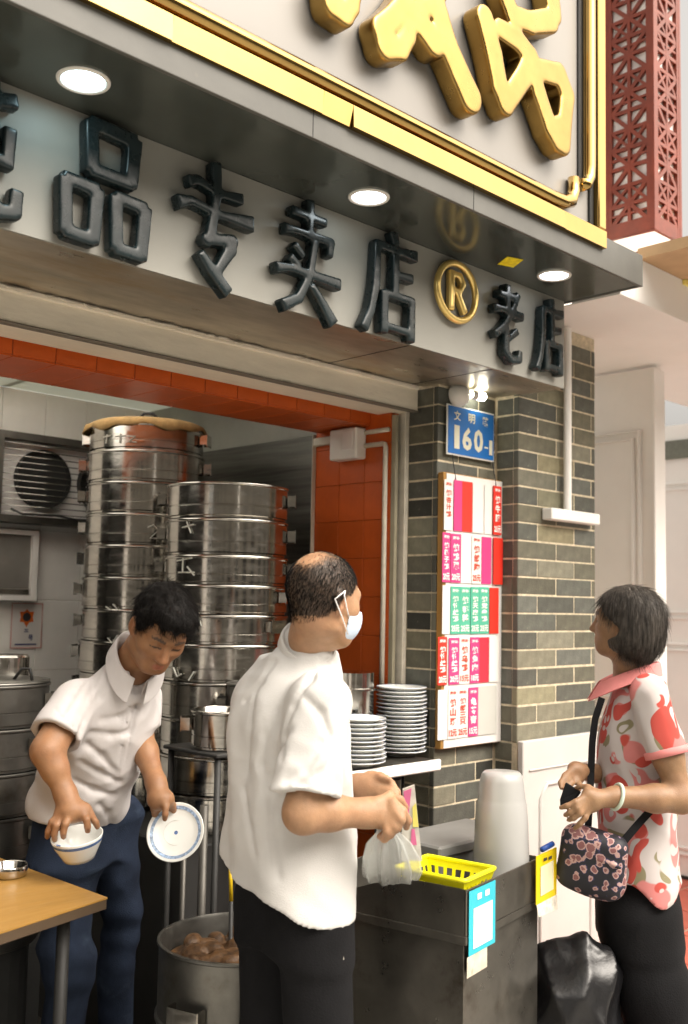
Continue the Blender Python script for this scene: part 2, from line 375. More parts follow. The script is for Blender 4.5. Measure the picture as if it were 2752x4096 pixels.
# ================================================================== the other side of the street (unseen behind the camera, added for steel and gilding to reflect)
OB = thing('opposite_house_row', 'row of shop houses across the street, seen only as reflections', 'building', (0, -9, 0))
m_opp = M('weathered_render', (.22, .20, .17), rough=.9, var=.2, vscale=1.2)
MB().box(-22, -2.6, -12, -8, 0, 7.5).build('house_front', m_opp, OB); MB().box(-1.2, 24, -12, -8.4, 0, 6.2).build('house_front', m_opp, OB)
for i in range(14):
    for j in range(2): MB().box(-21+i*3.1, -19.6+i*3.1, -8.01 if -21+i*3.1 < -4 else -8.41, -7.98 if -21+i*3.1 < -4 else -8.38, 1.0+j*2.8, 2.6+j*2.8).build('window', m_dark, OB)
# ================================================================== brick pilaster
PIL = thing('brick_pilaster', 'stepped grey brick pilaster with pale mortar beside the kitchen opening', 'pillar', (3.2, 2.4, 0))
c = MB(); c.box(3.119, 3.64, 2.252, 2.75, 0, 2.656); c.box(2.782, 3.119, 2.360, 2.75, 0, 2.342)
c.build('mortar_core', m_mortar, PIL)
_bm = {}
def brick(x0, x1, y0, y1, z0, z1, col):
    dx, dy, dz = round(x1-x0, 3), round(y1-y0, 3), round(z1-z0, 3); k = (dx, dy, dz)
    if k not in _bm:
        b = MB().cbox(0, dx, 0, dy, 0, dz, .0022).build('brick', m_brick); _bm[k] = b.data
    else: b = bpy.data.objects.new('brick', _bm[k]); COL.objects.link(b)
    j = random.uniform(-.001, .001)
    b.location = (x0+(j if dy > .05 else 0), y0+(j if dx > .05 else 0), z0); attach(b, PIL); b.color = (*col, 1)
GREYS = [(.098, .096, .076), (.090, .086, .062), (.120, .115, .086), (.075, .077, .064), (.108, .101, .070), (.140, .131, .094), (.090, .093, .079), (.066, .066, .054)]
BEIGE = (.23, .205, .125); PALE = (.205, .195, .145); DARKB = (.030, .030, .024)
def gcol(): c = random.choice(GREYS); s = random.uniform(1.0, 1.42); return tuple(v*s for v in c)
Z0 = 1.324; CH = .0675; G = .005
for k in range(-13, 20):
    za = Z0+k*CH+G/2; zb = za+CH-G; ck = 19-k
    # front face of the shaft
    if za > 1.04 and zb < 2.66:
        off = .125 if k % 2 else .25; xs = [3.115]
        x = 3.115+off
        while x < 3.63: xs.append(x); x += .25
        xs.append(3.643)
        for i in range(len(xs)-1):
            a, b = xs[i]+(G/2 if i else 0), xs[i+1]-(G/2 if i < len(xs)-2 else 0)
            if b-a < .02: continue
            col = gcol()
            if (k % 2 and i == 1 and k in (1, 7, 9, 11, 15)): col = BEIGE if k in (7, 11) else (.185, .175, .115) if k != 1 else PALE
            if k in (12, 5) and i == 1: col = PALE
            if k == -2 and i == 0: col = (.25, .23, .145)
            brick(a, b, 2.2505, 2.275, za, zb, col)
    if zb < 2.35:
        # side return of the shaft, recessed face and its side
        brick(3.1177, 3.1375, 2.276, 2.352, za, zb, gcol())
        off = .12 if k % 2 else .235
        brick(2.778, 2.778+off-G/2, 2.3585, 2.38, za, zb, gcol()); brick(2.778+off+G/2, 3.1145, 2.3585, 2.38, za, zb, gcol() if k % 3 else DARKB)
        s = gcol(); s = DARKB if k in (2, 8, -3) else (.19, .185, .135) if k in (6, 7) else s
        brick(2.7805, 2.80, 2.383, 2.498, za, zb, s)
# ================================================================== white panelled board at the foot of the pilaster
m_boardw = M('off_white_board', (.55, .53, .505), rough=.5, var=.05, vscale=5, dirt=(.5, .46, .4), dscale=5, dlo=.62, dhi=.85)
WB = thing('white_panel_board', 'white moulded panel board standing against the foot of the brick pilaster', 'panel', (3.37, 2.235, 0))
MB().cbox(3.112, 3.625, 2.222, 2.246, .002, 1.064, .003).build('board', m_boardw, WB)
fr = MB()
for (a, b, z0, z1) in ((3.22, 3.56, .18, .90),):
    P = [(a, z0+.05), (a+.04, z0), (b-.04, z0), (b, z0+.05), (b, z1-.05), (b-.04, z1), (a+.04, z1), (a, z1-.05)]
    pts = [(x, 2.2205, z) for x, z in P]; fr.tube(pts, .008, 8, closed=True)
fr.build('moulding', m_boardw, WB, smooth=True)
MB().cbox(3.150, 3.60, 2.216, 2.2218, .955, .962, .002).build('moulding', m_boardw, WB)

# ================================================================== conduit lamp on the pilaster
CL = thing('conduit_lamp', 'slim white conduit with a short white lamp box on the brick pilaster', 'lamp', (3.4, 2.24, 1.9))
MB().tube([(3.402, 2.224, 1.925), (3.402, 2.224, 2.65)], .0155, 14).build('conduit', m_white, CL, smooth=True, angle=50)
MB().cbox(3.262, 3.60, 2.200, 2.247, 1.882, 1.926, .004).build('lamp_box', m_white, CL)

# ================================================================== canopy over the shop front
CAN = thing('shop_canopy', 'grey canopy box with a dark soffit over the shop front', 'canopy', (1, 1.9, 2.667))
MB().box(-2.5, 3.16, 1.774, 2.066, 2.667, 2.70).build('soffit', m_soffit, CAN)
f = MB(); f.box(-2.5, 3.162, 1.762, 1.774, 2.664, 2.776); f.box(3.150, 3.162, 1.775, 2.30, 2.664, 2.776); f.build('fascia', m_fascia, CAN, bevel=.002)
MB().box(-2.5, 3.149, 1.775, 2.30, 2.75, 2.774).build('top_sheet', m_fascia, CAN)
for x in (.05, 1.60, 2.22): MB().box(x-.0012, x+.0012, 1.7612, 1.7625, 2.666, 2.775).build('joint', m_dark, CAN)
b = thing('wall_above_shop', 'plastered wall of the shop house above the canopy', 'building', (0, 3, 2.7))
MB().box(-6, 3.148, 2.302, 2.50, 2.70, 2.95).build('front_wall', m_plaster, b)
MB().box(-6, -.3, 2.10, 6, 0, 2.66).build('side_wall', m_plaster, b)
# downlights
def downlight(x, y, lab, col=(.86, .97, 1.), s=22):
    d = thing('downlight', lab, 'lamp', (x, y, 2.665), 'downlights in the canopy soffit')
    MB().lathe((x, y, 2.6665), [(.046, 0), (.048, -.004), (.056, -.005), (.058, -.002), (.058, .0)], 40).build('rim', m_lampwhite, d, smooth=True)
    m = m_led if s == 22 else M('lit_led_cool', (1, 1, 1), emit=col, estr=s, var=0)
    MB().lathe((x, y, 2.6645), [(.0005, 0), (.045, 0), (.0465, .002)], 40).build('diffuser', m, d, smooth=True)
downlight(1.076, 1.927, 'round lit downlight in the soffit above the three-box character', (.62, .92, 1.), 8)
downlight(1.954, 1.917, 'middle of the three round lit downlights in the dark soffit')
downlight(2.858, 1.922, 'round lit downlight nearest the pilaster end of the soffit', (.95, .98, 1), 6)
st = tag(MB().add([(2.60, 1.925, 2.6655), (2.66, 1.905, 2.6655), (2.70, 1.975, 2.6655), (2.64, 1.995, 2.6655)], [(0, 1, 2, 3)]).build('yellow_sticker', M('yellow_sticker', (.90, .74, .02), rough=.5, var=.25, vscale=60)), 'small yellow warning sticker on the dark soffit by the downlight', 'sticker')

# ================================================================== lettered board
LB = thing('lettered_board', 'long grey name board with dark raised characters under the canopy', 'sign', (1, 2.2, 2.343))
k = MB(); k.box(-2.5, 3.112, 2.072, 2.434, 2.3455, 2.6665); k.box(3.112, 3.132, 2.072, 2.244, 2.3455, 2.6665); k.build('board_body', m_board, LB)
MB().box(-2.5, 3.134, 2.064, 2.0715, 2.343, 2.666).build('face_panel', m_board, LB)
k = MB(); k.box(-2.5, 3.111, 2.0722, 2.434, 2.3425, 2.3452); k.box(3.111, 3.131, 2.0722, 2.2435, 2.3425, 2.3452); k.build('underside', m_under, LB)
for x in (2.30, 2.72): MB().box(x-.0015, x+.0015, 2.073, 2.433, 2.3415, 2.3424).build('joint', m_dark, LB)
def glyph(name, strokes, cx, cz, wd, hg, y_front, th, mat, parent, wscale=1., h=.0045, slant=0., soft=False):
    """brush character: strokes of (x, y, width) points in a unit box; tapered, flared strokes with a rounded face"""
    pts = [(p[0], p[1]) for s in strokes for p in s]
    def W(p): return np.array([cx+(p[0]-.5)*wd+(p[1]-.5)*slant, 0, cz+(p[1]-.5)*hg])
    Q = np.array([W(p) for p in pts]); r = .5*max(p[2] for s in strokes for p in s)*hg*wscale
    V = Vol((Q[:, 0].min()-r-.02, y_front-.012, Q[:, 2].min()-r-.02), (Q[:, 0].max()+r+.02, y_front+th+.012, Q[:, 2].max()+r+.02), h)
    X = (V.o[0]+h*np.arange(V.n[0]))[:, None]; Z = (V.o[2]+h*np.arange(V.n[2]))[None, :]
    d2 = np.full((V.n[0], V.n[2]), 1.)
    for s in strokes:
        for a, b in zip(s[:-1], s[1:]):
            A, B = W(a), W(b); e = B-A; L2 = max(e@e, 1e-9); t = np.clip(((X-A[0])*e[0]+(Z-A[2])*e[2])/L2, 0, 1)
            L = math.sqrt(L2); rr = .5*hg*wscale*(a[2]+(b[2]-a[2])*t); u_ = ((X-A[0])*e[0]+(Z-A[2])*e[2])/L; w_ = np.abs((X-A[0])*e[2]-(Z-A[2])*e[0])/L
            ov = .18*hg*wscale*min(a[2], b[2]); dd = np.maximum(w_-rr, np.maximum(-u_-ov, u_-L-ov)) if not soft else np.hypot(X-A[0]-t*e[0], Z-A[2]-t*e[2])-rr
            if b is not s[-1]: dd = np.minimum(dd, np.hypot(X-B[0], Z-B[2])-.5*hg*wscale*b[2])
            k = .005; hh = np.maximum(k-np.abs(d2-dd), 0)/k; d2 = np.minimum(d2, dd)-hh*hh*k*.25
    Y = V.o[1]+h*np.arange(V.n[1]); dy = np.abs(Y-(y_front+th/2))-th/2
    A_ = d2[:, None, :]; B_ = dy[None, :, None]; k = .0075
    hh = np.maximum(k-np.abs(A_-B_), 0)/k; V.A = (np.maximum(A_, B_)+hh*hh*k*.25).astype(np.float32)
    return net_obj(name, V, mat, parent, smooth=1)
def ring(x0, x1, y0, y1, t=.13, k=.03):
    return [[(x0, y1, t*.9), (x0+k, y0, t*.9)], [(x0, y1, t*.85), (x1, y1-.02, t*.95)], [(x1, y1-.02, t), (x1-k, y0-.02, t*.9)], [(x0+k, y0, t*.85), (x1-k, y0-.01, t*.85)]]
G_PIN = ring(.30, .84, .60, .95, .125)+ring(.02, .40, .08, .47, .12)+ring(.63, 1.0, .06, .45, .12)
G_ZHUAN = [[(.47, 1.02, .10), (.50, .8, .085), (.42, .40, .10), (.36, .34, .10)], [(.13, .80, .10), (.22, .83, .08), (.55, .78, .07), (.84, .80, .10)], [(.0, .60, .12), (.15, .64, .08), (.55, .60, .075), (1.0, .62, .14)],
           [(.34, .36, .10), (.72, .42, .11), (.70, .34, .12), (.52, .12, .09)], [(.30, .24, .08), (.45, .13, .10), (.68, -.02, .11)]]
G_MAI = [[(.50, 1.02, .09), (.50, .68, .075)], [(.22, .88, .09), (.75, .87, .085)], [(.12, .70, .10), (.28, .71, .07), (.84, .71, .09), (.82, .58, .08)], [(.26, .58, .08), (.40, .50, .07)], [(.20, .46, .08), (.34, .40, .07)],
         [(.0, .33, .11), (.20, .36, .075), (1.0, .35, .12)], [(.58, .66, .085), (.52, .36, .085), (.35, .12, .10), (.12, .02, .12)], [(.55, .26, .08), (.74, .12, .10), (.90, -.02, .13)]]
G_DIAN = [[(.52, 1.0, .11), (.56, .90, .09)], [(.20, .84, .09), (.60, .84, .08), (.96, .85, .12)], [(.22, .84, .09), (.20, .45, .10), (.12, .18, .09), (.0, .0, .11)], [(.56, .78, .09), (.56, .40, .09)], [(.56, .60, .08), (.88, .61, .10)],
          [(.36, .40, .10), (.36, .02, .10)], [(.36, .39, .09), (.88, .39, .09), (.87, .0, .11)], [(.38, .08, .08), (.86, .07, .08)]]
G_LAO = [[(.46, 1.0, .11), (.46, .64, .10)], [(.18, .86, .10), (.78, .86, .10)], [(.02, .64, .12), (.30, .66, .08), (1.0, .64, .12)], [(.82, .92, .10), (.62, .66, .10), (.32, .42, .10), (.05, .30, .11)],
         [(.80, .42, .10), (.50, .28, .08)], [(.42, .44, .10), (.42, .10, .12), (.60, .02, .12), (.88, .04, .10), (.90, .16, .09)]]
G_DUN = [[(.10, .75, .10), (.14, .55, .09)], [(.42, .80, .09), (.32, .58, .08)], [(.25, .98, .10), (.25, .5, .1), (.02, .05, .12)], [(.27, .42, .08), (.44, .16, .12)], [(.55, .80, .09), (.98, .88, .11)], [(.60, .66, .09), (.60, .40, .09)], [(.60, .42, .08), (.94, .42, .08)],
         [(.94, .66, .10), (.93, .38, .09)], [(.76, 1.0, .10), (.76, .15, .10), (.86, .04, .11), (1.02, .06, .10), (1.03, .22, .10)]]
YL = 2.064
for G_, cx, cz, wd, hg, ws in ((G_DUN, .86, 2.502, .24, .30, 1.08), (G_PIN, 1.203, 2.496, .215, .310, 1.06), (G_ZHUAN, 1.523, 2.492, .232, .31, 1.02), (G_MAI, 1.842, 2.490, .235, .312, .97), (G_DIAN, 2.176, 2.498, .232, .312, 1.0),
                               (G_LAO, 2.752, 2.500, .162, .255, 1.04), (G_DIAN, 3.000, 2.505, .162, .262, 1.04)):
    glyph('sign_character', G_, cx, cz, wd, hg, YL-.040, .037, m_letter, LB, ws)
# registered mark, gold ring and letter
rg = MB(); cx, cz = 2.495, 2.550; pts = [(cx+.096*math.cos(a), YL-.018, cz+.092*math.sin(a)) for a in np.linspace(0, 2*math.pi, 49)[:-1]]
rg.tube(pts, .0115, 10, closed=True); rg.build('gold_ring', m_gold_b, LB, smooth=True)
glyph('gold_letter_r', [[(.12, 1, .20), (.12, 0, .20)], [(.12, .95, .17), (.60, .95, .17), (.80, .75, .18), (.60, .52, .17), (.15, .52, .17)], [(.45, .50, .17), (.92, .0, .20)]], cx+.004, cz, .085, .122, YL-.028, .025, m_gold_b, LB, 1., .004)

# ================================================================== gold framed sign above
GS = thing('gold_framed_sign', 'large pale sign board with gold frame and gold brush characters above the canopy', 'sign', (1, 1.8, 2.776))
MB().box(-2.5, 2.905, 1.778, 2.0, 2.7765, 3.62).build('ground_panel', m_panel, GS)
MB().box(2.9055, 2.925, 1.772, 2.0, 2.7765, 3.62).build('edge_strip', m_fascia, GS)
# bottom rail: bevelled mirror face and a raised bead, in lengths
xs = [-2.5, -.6, .62, 1.18, 1.62, 1.72, 2.66, 2.902]
for a, b in zip(xs[:-1], xs[1:]):
    k = MB(); pr = [(1.7775, 2.728), (1.749, 2.729), (1.7465, 2.785), (1.7775, 2.790)]
    j = random.choice((-.005, -.002, .002, .004))
    v = [(x, y+(j if i == 1 else 0)+(.0015 if (x == b and i == 2) else 0), z) for x in (a+.0006, b-.0006) for i, (y, z) in enumerate(pr)]
    k.add(v, [(0, 1, 2, 3), (7, 6, 5, 4), (0, 4, 5, 1), (1, 5, 6, 2), (2, 6, 7, 3), (3, 7, 4, 0)]); k.build('bottom_rail', m_gold, GS)
bd = []
for x in np.linspace(-2.5, 2.60, 24): bd.append((x, 1.758, 2.815))
bd += [(2.66, 1.758, 2.818), (2.705, 1.758, 2.835), (2.722, 1.758, 2.868), (2.722, 1.758, 2.915)]
MB().tube(bd, [.023]*24+[.023, .023, .021, .019], 14).build('bottom_bead', m_gold, GS, smooth=True)
MB().cbox(2.858, 2.902, 1.748, 1.7775, 2.7902, 3.62, .004).build('side_rail', m_gold, GS)
sb = [(2.815, 1.758, z) for z in np.linspace(3.62, 2.98, 12)]+[(2.812, 1.758, 2.945), (2.795, 1.758, 2.918), (2.765, 1.758, 2.905)]
MB().tube(sb, .021, 14).build('side_bead', m_gold, GS, smooth=True)
MB().cbox(2.836, 2.8575, 1.768, 1.7775, 2.7902, 3.62, .002).build('dark_line', m_dark, GS)
MB().cbox(2.772, 2.784, 1.770, 1.7775, 2.93, 3.62, .002).build('dark_line', m_dark, GS)
def gold_char(strokes, yf=1.716, th=.058):
    S = []
    for s in strokes:
        S.append([tuple(onY(784+x/2, y/2, yf)[[0, 2]])+(w_,) for x, y, w_ in s])
    Q = [[(p[0], p[1], p[2]/2/2337*2.75*1.62) for p in s] for s in S]
    return glyph('gold_character', [[(p[0], p[1], p[2]) for p in s] for s in Q], .5, .5, 1., 1., yf, th, m_gold_r, GS, 1., .005, 0., True)
gold_char([[(-60, -60, 60), (-40, 20, 70), (10, 60, 66), (40, 20, 60), (60, -60, 50)]])
gold_char([[(330, -60, 70), (250, 60, 70), (180, 130, 76), (200, 210, 76), (265, 220, 66), (300, 160, 60), (320, 60, 60)], [(320, 70, 60), (400, 20, 60), (460, -60, 60)], [(360, 110, 80), (420, 190, 84), (470, 190, 70)],
           [(400, -80, 80), (440, 60, 86), (480, 200, 90), (540, 340, 92), (585, 440, 100)]])
gold_char([[(650, 80, 84), (690, 240, 84), (720, 400, 80), (745, 470, 76)], [(745, 470, 76), (830, 340, 80), (860, 260, 80), (800, 180, 78), (720, 130, 70)], [(730, -60, 70), (780, 70, 76), (860, 100, 76), (950, 90, 84)], [(950, -60, 90), (965, 60, 80)],
           [(860, 290, 76), (900, 430, 74), (950, 580, 74), (985, 640, 80)], [(880, 310, 76), (990, 340, 84), (1025, 430, 80), (1015, 540, 76), (1005, 650, 84)], [(950, 580, 66), (1010, 560, 66)]])

# ================================================================== shutter housing, tiled lintel and jamb
SH = thing('shutter_housing', 'long grubby cream shutter housing below the name board', 'shutter', (1, 2.5, 2.245))
MB().box(-1.2, 2.756, 2.4365, 2.60, 2.2505, 2.3415).build('casing', m_beam, SH)
MB().cbox(-1.2, 2.757, 2.427, 2.440, 2.326, 2.3412, .003).build('top_lip', m_beam, SH)
MB().cbox(-1.2, 2.757, 2.430, 2.46, 2.244, 2.2495, .002).build('bottom_lip', M('grey_lip', (.16, .14, .11), rough=.5), SH)
xx = -.6
while xx < 2.7:                                   # flaking crust of old sealant along the top lip
    l = random.uniform(.02, .10); k = MB().tube([(xx, 2.4255, 2.339+random.uniform(-.003, .002)), (xx+l*.5, 2.424, 2.337+random.uniform(-.004, .003)), (xx+l, 2.4255, 2.338)], [.002, random.uniform(.004, .0075), .002], 6)
    if xx < 2.0 or random.random() < .3: k.build('sealant_crust', m_trim, SH, smooth=True)
    xx += l*random.uniform(1.0, 1.8)
LI = thing('tiled_lintel', 'orange tiled lintel across the kitchen opening', 'lintel', (1.5, 2.75, 2.21))
MB().box(-.3, 2.719, 2.641, 2.915, 2.217, 2.449).build('core', m_orange_g, LI)
x = -.29; wt = .132; tm = [None, None]
while x < 2.70:
    e = min(x+wt-.0025, 2.718)
    for q in (0, 1):
        full = abs(e-x-(wt-.0025)) < 1e-6
        if tm[q] is None or not full:
            b = (MB().cbox(0, e-x, 0, .005, 0, .23, .0015) if q == 0 else MB().cbox(0, e-x, 0, .276, 0, .005, .0015)).build('tile', m_orange)
            if full: tm[q] = b.data
        else: b = bpy.data.objects.new('tile', tm[q]); COL.objects.link(b)
        b.location = (x, 2.636, 2.2175) if q == 0 else (x, 2.6365, 2.212); attach(b, LI)
    x += wt
JA = thing('tiled_jamb', 'orange tiled jamb wall at the right side of the kitchen opening', 'wall', (2.73, 2.7, 0))
MB().box(2.7255, 2.776, 2.531, 2.936, 0, 2.343).build('core', m_orange_g, JA)
jm = None
for j in range(16):
    for i in range(3):
        z = .02+j*.1415; y = 2.5325+i*.1345
        if jm is None: b = MB().cbox(0, .005, 0, .133, 0, .14, .0012).build('tile', m_orange); jm = b.data
        else: b = bpy.data.objects.new('tile', jm); COL.objects.link(b)
        b.location = (2.7205, y, z); attach(b, JA)
TR = thing('shutter_track', 'pale metal shutter track running down beside the brick pilaster', 'track', (2.75, 2.5, 0))
MB().cbox(2.756, 2.7775, 2.494, 2.53, 0, 2.342, .002).build('outer_flange', m_trim, TR)
MB().box(2.737, 2.7555, 2.526, 2.5305, 0, 2.24).build('slot', m_dark, TR)
MB().cbox(2.7195, 2.7365, 2.508, 2.53, 0, 2.24, .002).build('inner_flange', M('olive_flange', (.30, .27, .19), rough=.5, var=.2), TR)
CD = thing('cable_conduit', 'cream cable conduit bent round the orange jamb below the junction box', 'conduit', (2.71, 2.55, 1.1))
MB().tube([(2.711, 2.550, 1.02), (2.711, 2.550, 2.125), (2.711, 2.554, 2.134), (2.711, 2.565, 2.137), (2.711, 2.66, 2.137)], .0095, 10).build('pipe', m_trim, CD, smooth=True)
MB().tube([(2.711, 2.535, 2.187), (2.711, 2.66, 2.187)], .0085, 10).build('pipe', m_trim, CD, smooth=True)
MB().cbox(2.698, 2.7195, 2.80, 2.93, 2.160, 2.192, .003).build('pipe_cover', m_trim, CD)
JB = thing('junction_box', 'cream plastic switch box on the orange jamb under the lintel', 'box', (2.69, 2.72, 2.09))
MB().cbox(2.662, 2.7198, 2.655, 2.80, 2.088, 2.205, .006).build('case', m_lampwhite, JB)
MB().cbox(2.659, 2.6618, 2.672, 2.725, 2.12, 2.19, .001).build('cover_plate', m_white, JB)

# ================================================================== kitchen interior
BW = thing('kitchen_back_wall', 'white glazed tile wall at the back of the kitchen', 'wall', (1.5, 4.15, 0))
MB().box(1.16, 2.80, 4.138, 4.3, 0, 2.449).build('wall', m_wgrout, BW)
MB().box(-.3, 1.1595, 4.138, 4.3, 0, 2.449).build('dark_reflection_wall', m_dark, BW)  # left end of the wall coloured black so the steel reflects dark
wm = None
for i in range(8):
    for j in range(6):
        x = 1.18+i*.203; z = .63+j*.303
        if wm is None: b = MB().cbox(0, .201, 0, .009, 0, .301, .0015).build('tile', m_wtile); wm = b.data
        else: b = bpy.data.objects.new('tile', wm); COL.objects.link(b)
        b.location = (x, 4.1295+random.uniform(0, .0008), z); attach(b, BW)
def sheet_mat(name, col, tr):
    m = bpy.data.materials.new(name); m.use_nodes = True; t = m.node_tree; N, L = t.nodes, t.links; N.remove(N['Principled BSDF']); out = N['Material Output']
    d = N.new('ShaderNodeBsdfDiffuse'); d.inputs[0].default_value = (*col, 1); q = N.new('ShaderNodeBsdfTranslucent'); q.inputs[0].default_value = (*[min(1, c*1.05) for c in col], 1); x = N.new('ShaderNodeMixShader'); x.inputs[0].default_value = tr
    L.new(d.outputs[0], x.inputs[1]); L.new(q.outputs[0], x.inputs[2]); L.new(x.outputs[0], out.inputs[0]); return m
KC = thing('kitchen_ceiling', 'grey green kitchen ceiling with an added milky light sheet, unseen behind the orange lintel', 'ceiling', (1.5, 3.5, 2.45))
def flat(x0, x1, y0, y1, z, name, mat): return MB().add([(x0, y0, z), (x1, y0, z), (x1, y1, z), (x0, y1, z)], [(0, 1, 2, 3)]).build(name, mat, KC)
flat(-.3, 2.80, 3.80, 4.137, 2.4505, 'rear_sheet', sheet_mat('grey_green_sheet', (.50, .53, .45), .14))
flat(2.25, 2.80, 2.916, 3.7995, 2.4506, 'front_sheet', m_ceil_in)
flat(-.3, 2.2495, 2.916, 3.7995, 2.4512, 'added_rooflight', sheet_mat('added_milky_sheet', (.95, .95, .92), .93))  # translucent sheet added out of view so daylight brightens the kitchen
for x in (.4, 1.2, 2.0): MB().box(x-.012, x+.012, 2.916, 4.137, 2.453, 2.49).build('rafter', m_trim, KC)
SW = thing('steel_side_wall', 'brushed steel sheet wall beside the steamers', 'wall', (2.72, 3.5, 0))
MB().box(2.742, 2.80, 2.937, 4.137, 0, 2.4495).build('wall', m_ceil_in, SW)
MB().cbox(2.705, 2.7415, 2.938, 4.128, 0, 2.205, .002).build('steel_sheet', m_steelwall, SW)
MB().box(2.703, 2.7425, 2.9345, 2.9375, 0, 2.207).build('edge_trim', m_trim, SW)
o = tag(MB().box(-.302, -.2, 2.5, 4.137, 0, 2.4495).build('kitchen_side_wall', m_dark), 'unseen side wall on the far left of the kitchen, black for dark reflections in the steel', 'wall')  # wall out of view, coloured black to darken reflections in the steamers

# ================================================================== arcade to the right
AR = thing('white_arcade', 'white plastered arcade with beam and ceiling beyond the pilaster', 'building', (4.5, 2.5, 2.658))
MB().box(3.1635, 9, 1.851, 2.05, 2.662, 2.818).build('beam', m_plaster, AR)
MB().box(3.1635, 9, 1.8515, 2.64, 2.658, 2.6615).build('ceiling', m_plaster, AR)
MB().box(3.1635, 9, 2.302, 2.5, 2.70, 3.3).build('upper_wall', m_plaster, AR)
yt = float(onZ(1542, 238, 2.822)[1])
MB().box(3.30, 9, yt, 1.86, 2.8195, 2.86).build('tan_eave', m_tan, AR)
MB().box(3.62, 3.70, 1.835, 1.85, 2.80, 2.818).build('eave_light_strip', M('yellow_strip', (.85, .72, .2), rough=.5), AR)
FD = thing('folding_door_leaf', 'tall white panelled door leaf standing open behind the brick pilaster', 'door', (4.2, 2.7, 0))
MB().cbox(4.20, 4.245, 2.275, 3.30, .01, 2.645, .004).build('leaf', m_white, FD)
MB().cbox(4.155, 4.25, 2.262, 2.2745, .01, 2.63, .003).build('edge_strip', m_white, FD)
def panel_frame(p, X, y0, y1, z0, z1, name='panel_moulding', r=.012):
    for k_ in (0, .035):
        MB().tube([(X-.004, y0+k_, z0+k_), (X-.004, y1-k_, z0+k_), (X-.004, y1-k_, z1-k_), (X-.004, y0+k_, z1-k_)], r, 8, closed=True).build(name, m_white, p, smooth=True)
panel_frame(FD, 4.20, 2.36, 3.0, 1.15, 2.36); panel_frame(FD, 4.20, 2.36, 3.0, .2, 1.05)
FWL = thing('far_arcade_wall', 'white panelled far wall of the arcade with a grey brick band', 'wall', (5.7, 2.5, 0))
MB().box(5.672, 5.9, 1.0, 3.6, 0, 2.655).build('wall', m_white, FWL)
MB().box(5.655, 5.672, 1.0, 3.6, 2.45, 2.56).build('brick_band', m_brick, FWL).color = (.16, .17, .14, 1)
for y0 in (1.2, 1.95, 2.7): panel_frame(FWL, 5.672, y0+.05, y0+.65, 1.5, 2.3); panel_frame(FWL, 5.672, y0+.05, y0+.65, .75, 1.35); panel_frame(FWL, 5.672, y0+.05, y0+.65, .15, .6)
MB().box(5.66, 5.672, 1.0, 3.6, 0.003, .03).build('dark_skirting', m_dark, FWL)

# ================================================================== hanging lattice lantern
LA = thing('lattice_lantern', 'square red lacquered lattice lantern hanging at the end of the sign', 'lantern', (3.87, 2.15, 3.1))
lx, ly, lz, lw, lh = 3.748, 2.034, 3.105, .235, 1.15
def lattice(o_, ux, n):
    """one carved side: stiles, rails and diagonal bars"""
    k = MB(); o_ = np.array(o_, float); ux = np.array(ux, float); uz = np.array([0, 0, 1.]); n = np.array(n, float)
    def bar(x0, z0, x1, z1, wd, dp):
        d = np.array([x1-x0, z1-z0]); L = np.hypot(*d); d /= L; p = np.array([-d[1], d[0]])*wd/2
        k.prism([(x0+p[0], z0+p[1]), (x1+p[0], z1+p[1]), (x1-p[0], z1-p[1]), (x0-p[0], z0-p[1])], o_-n*.002-n*(.016-dp)/2, ux, uz, -n, dp)
    bar(.018, 0, .018, lh, .036, .018); bar(lw-.018, 0, lw-.018, lh, .036, .018); bar(lw/2, .05, lw/2, lh, .014, .0158)
    bar(.036, .028, lw-.036, .028, .056, .0172)
    z = .056; cw = (lw-.072)/2; i = 0
    while z < lh:
        for c_ in (0, 1):
            x0 = .036+c_*cw; x1 = x0+cw
            bar(x0, z+.0, x1, z+.0, .015, .0150)
            bar(x0, z, x1, z+cw, .017, .0142) if (i+c_) % 2 == 0 else bar(x1, z, x0, z+cw, .017, .0142)
            if i % 3 == 1: bar(x1, z, x0, z+cw, .012, .0134) if (i+c_) % 2 == 0 else bar(x0, z, x1, z+cw, .012, .0134)
            if i % 3 == 0: bar(x0, z+cw/2, x1, z+cw/2, .010, .0126)
        z += cw; i += 1
    k.build('lattice_panel', m_redwood, LA)
lattice((lx, ly+lw, lz), (0, -1, 0), (-1, 0, 0)); lattice((lx, ly, lz), (1, 0, 0), (0, -1, 0))
lattice((lx+lw, ly, lz), (0, 1, 0), (1, 0, 0)); lattice((lx+lw, ly+lw, lz), (-1, 0, 0), (0, 1, 0))
MB().box(lx+.0195, lx+lw-.0195, ly+.0195, ly+lw-.0195, lz+.006, lz+lh-.01).build('diffuser', m_glow, LA)
MB().box(lx-.01, lx+lw+.01, ly-.01, ly+lw+.01, lz+lh, lz+lh+.04).build('top_cap', m_redwood, LA)
MB().tube([(lx+lw/2, ly+lw/2, lz+lh+.04), (lx+lw/2, ly+lw/2, 6.3)], .012, 8).build('rod', m_dark, LA)
MB().tube([(lx+.004, ly+.004, lz-.004), (lx+lw-.004, ly+.004, lz-.004), (lx+lw-.004, ly+lw-.004, lz-.004), (lx+.004, ly+lw-.004, lz-.004)], .007, 4, closed=True).build('bottom_rim', m_redwood, LA)

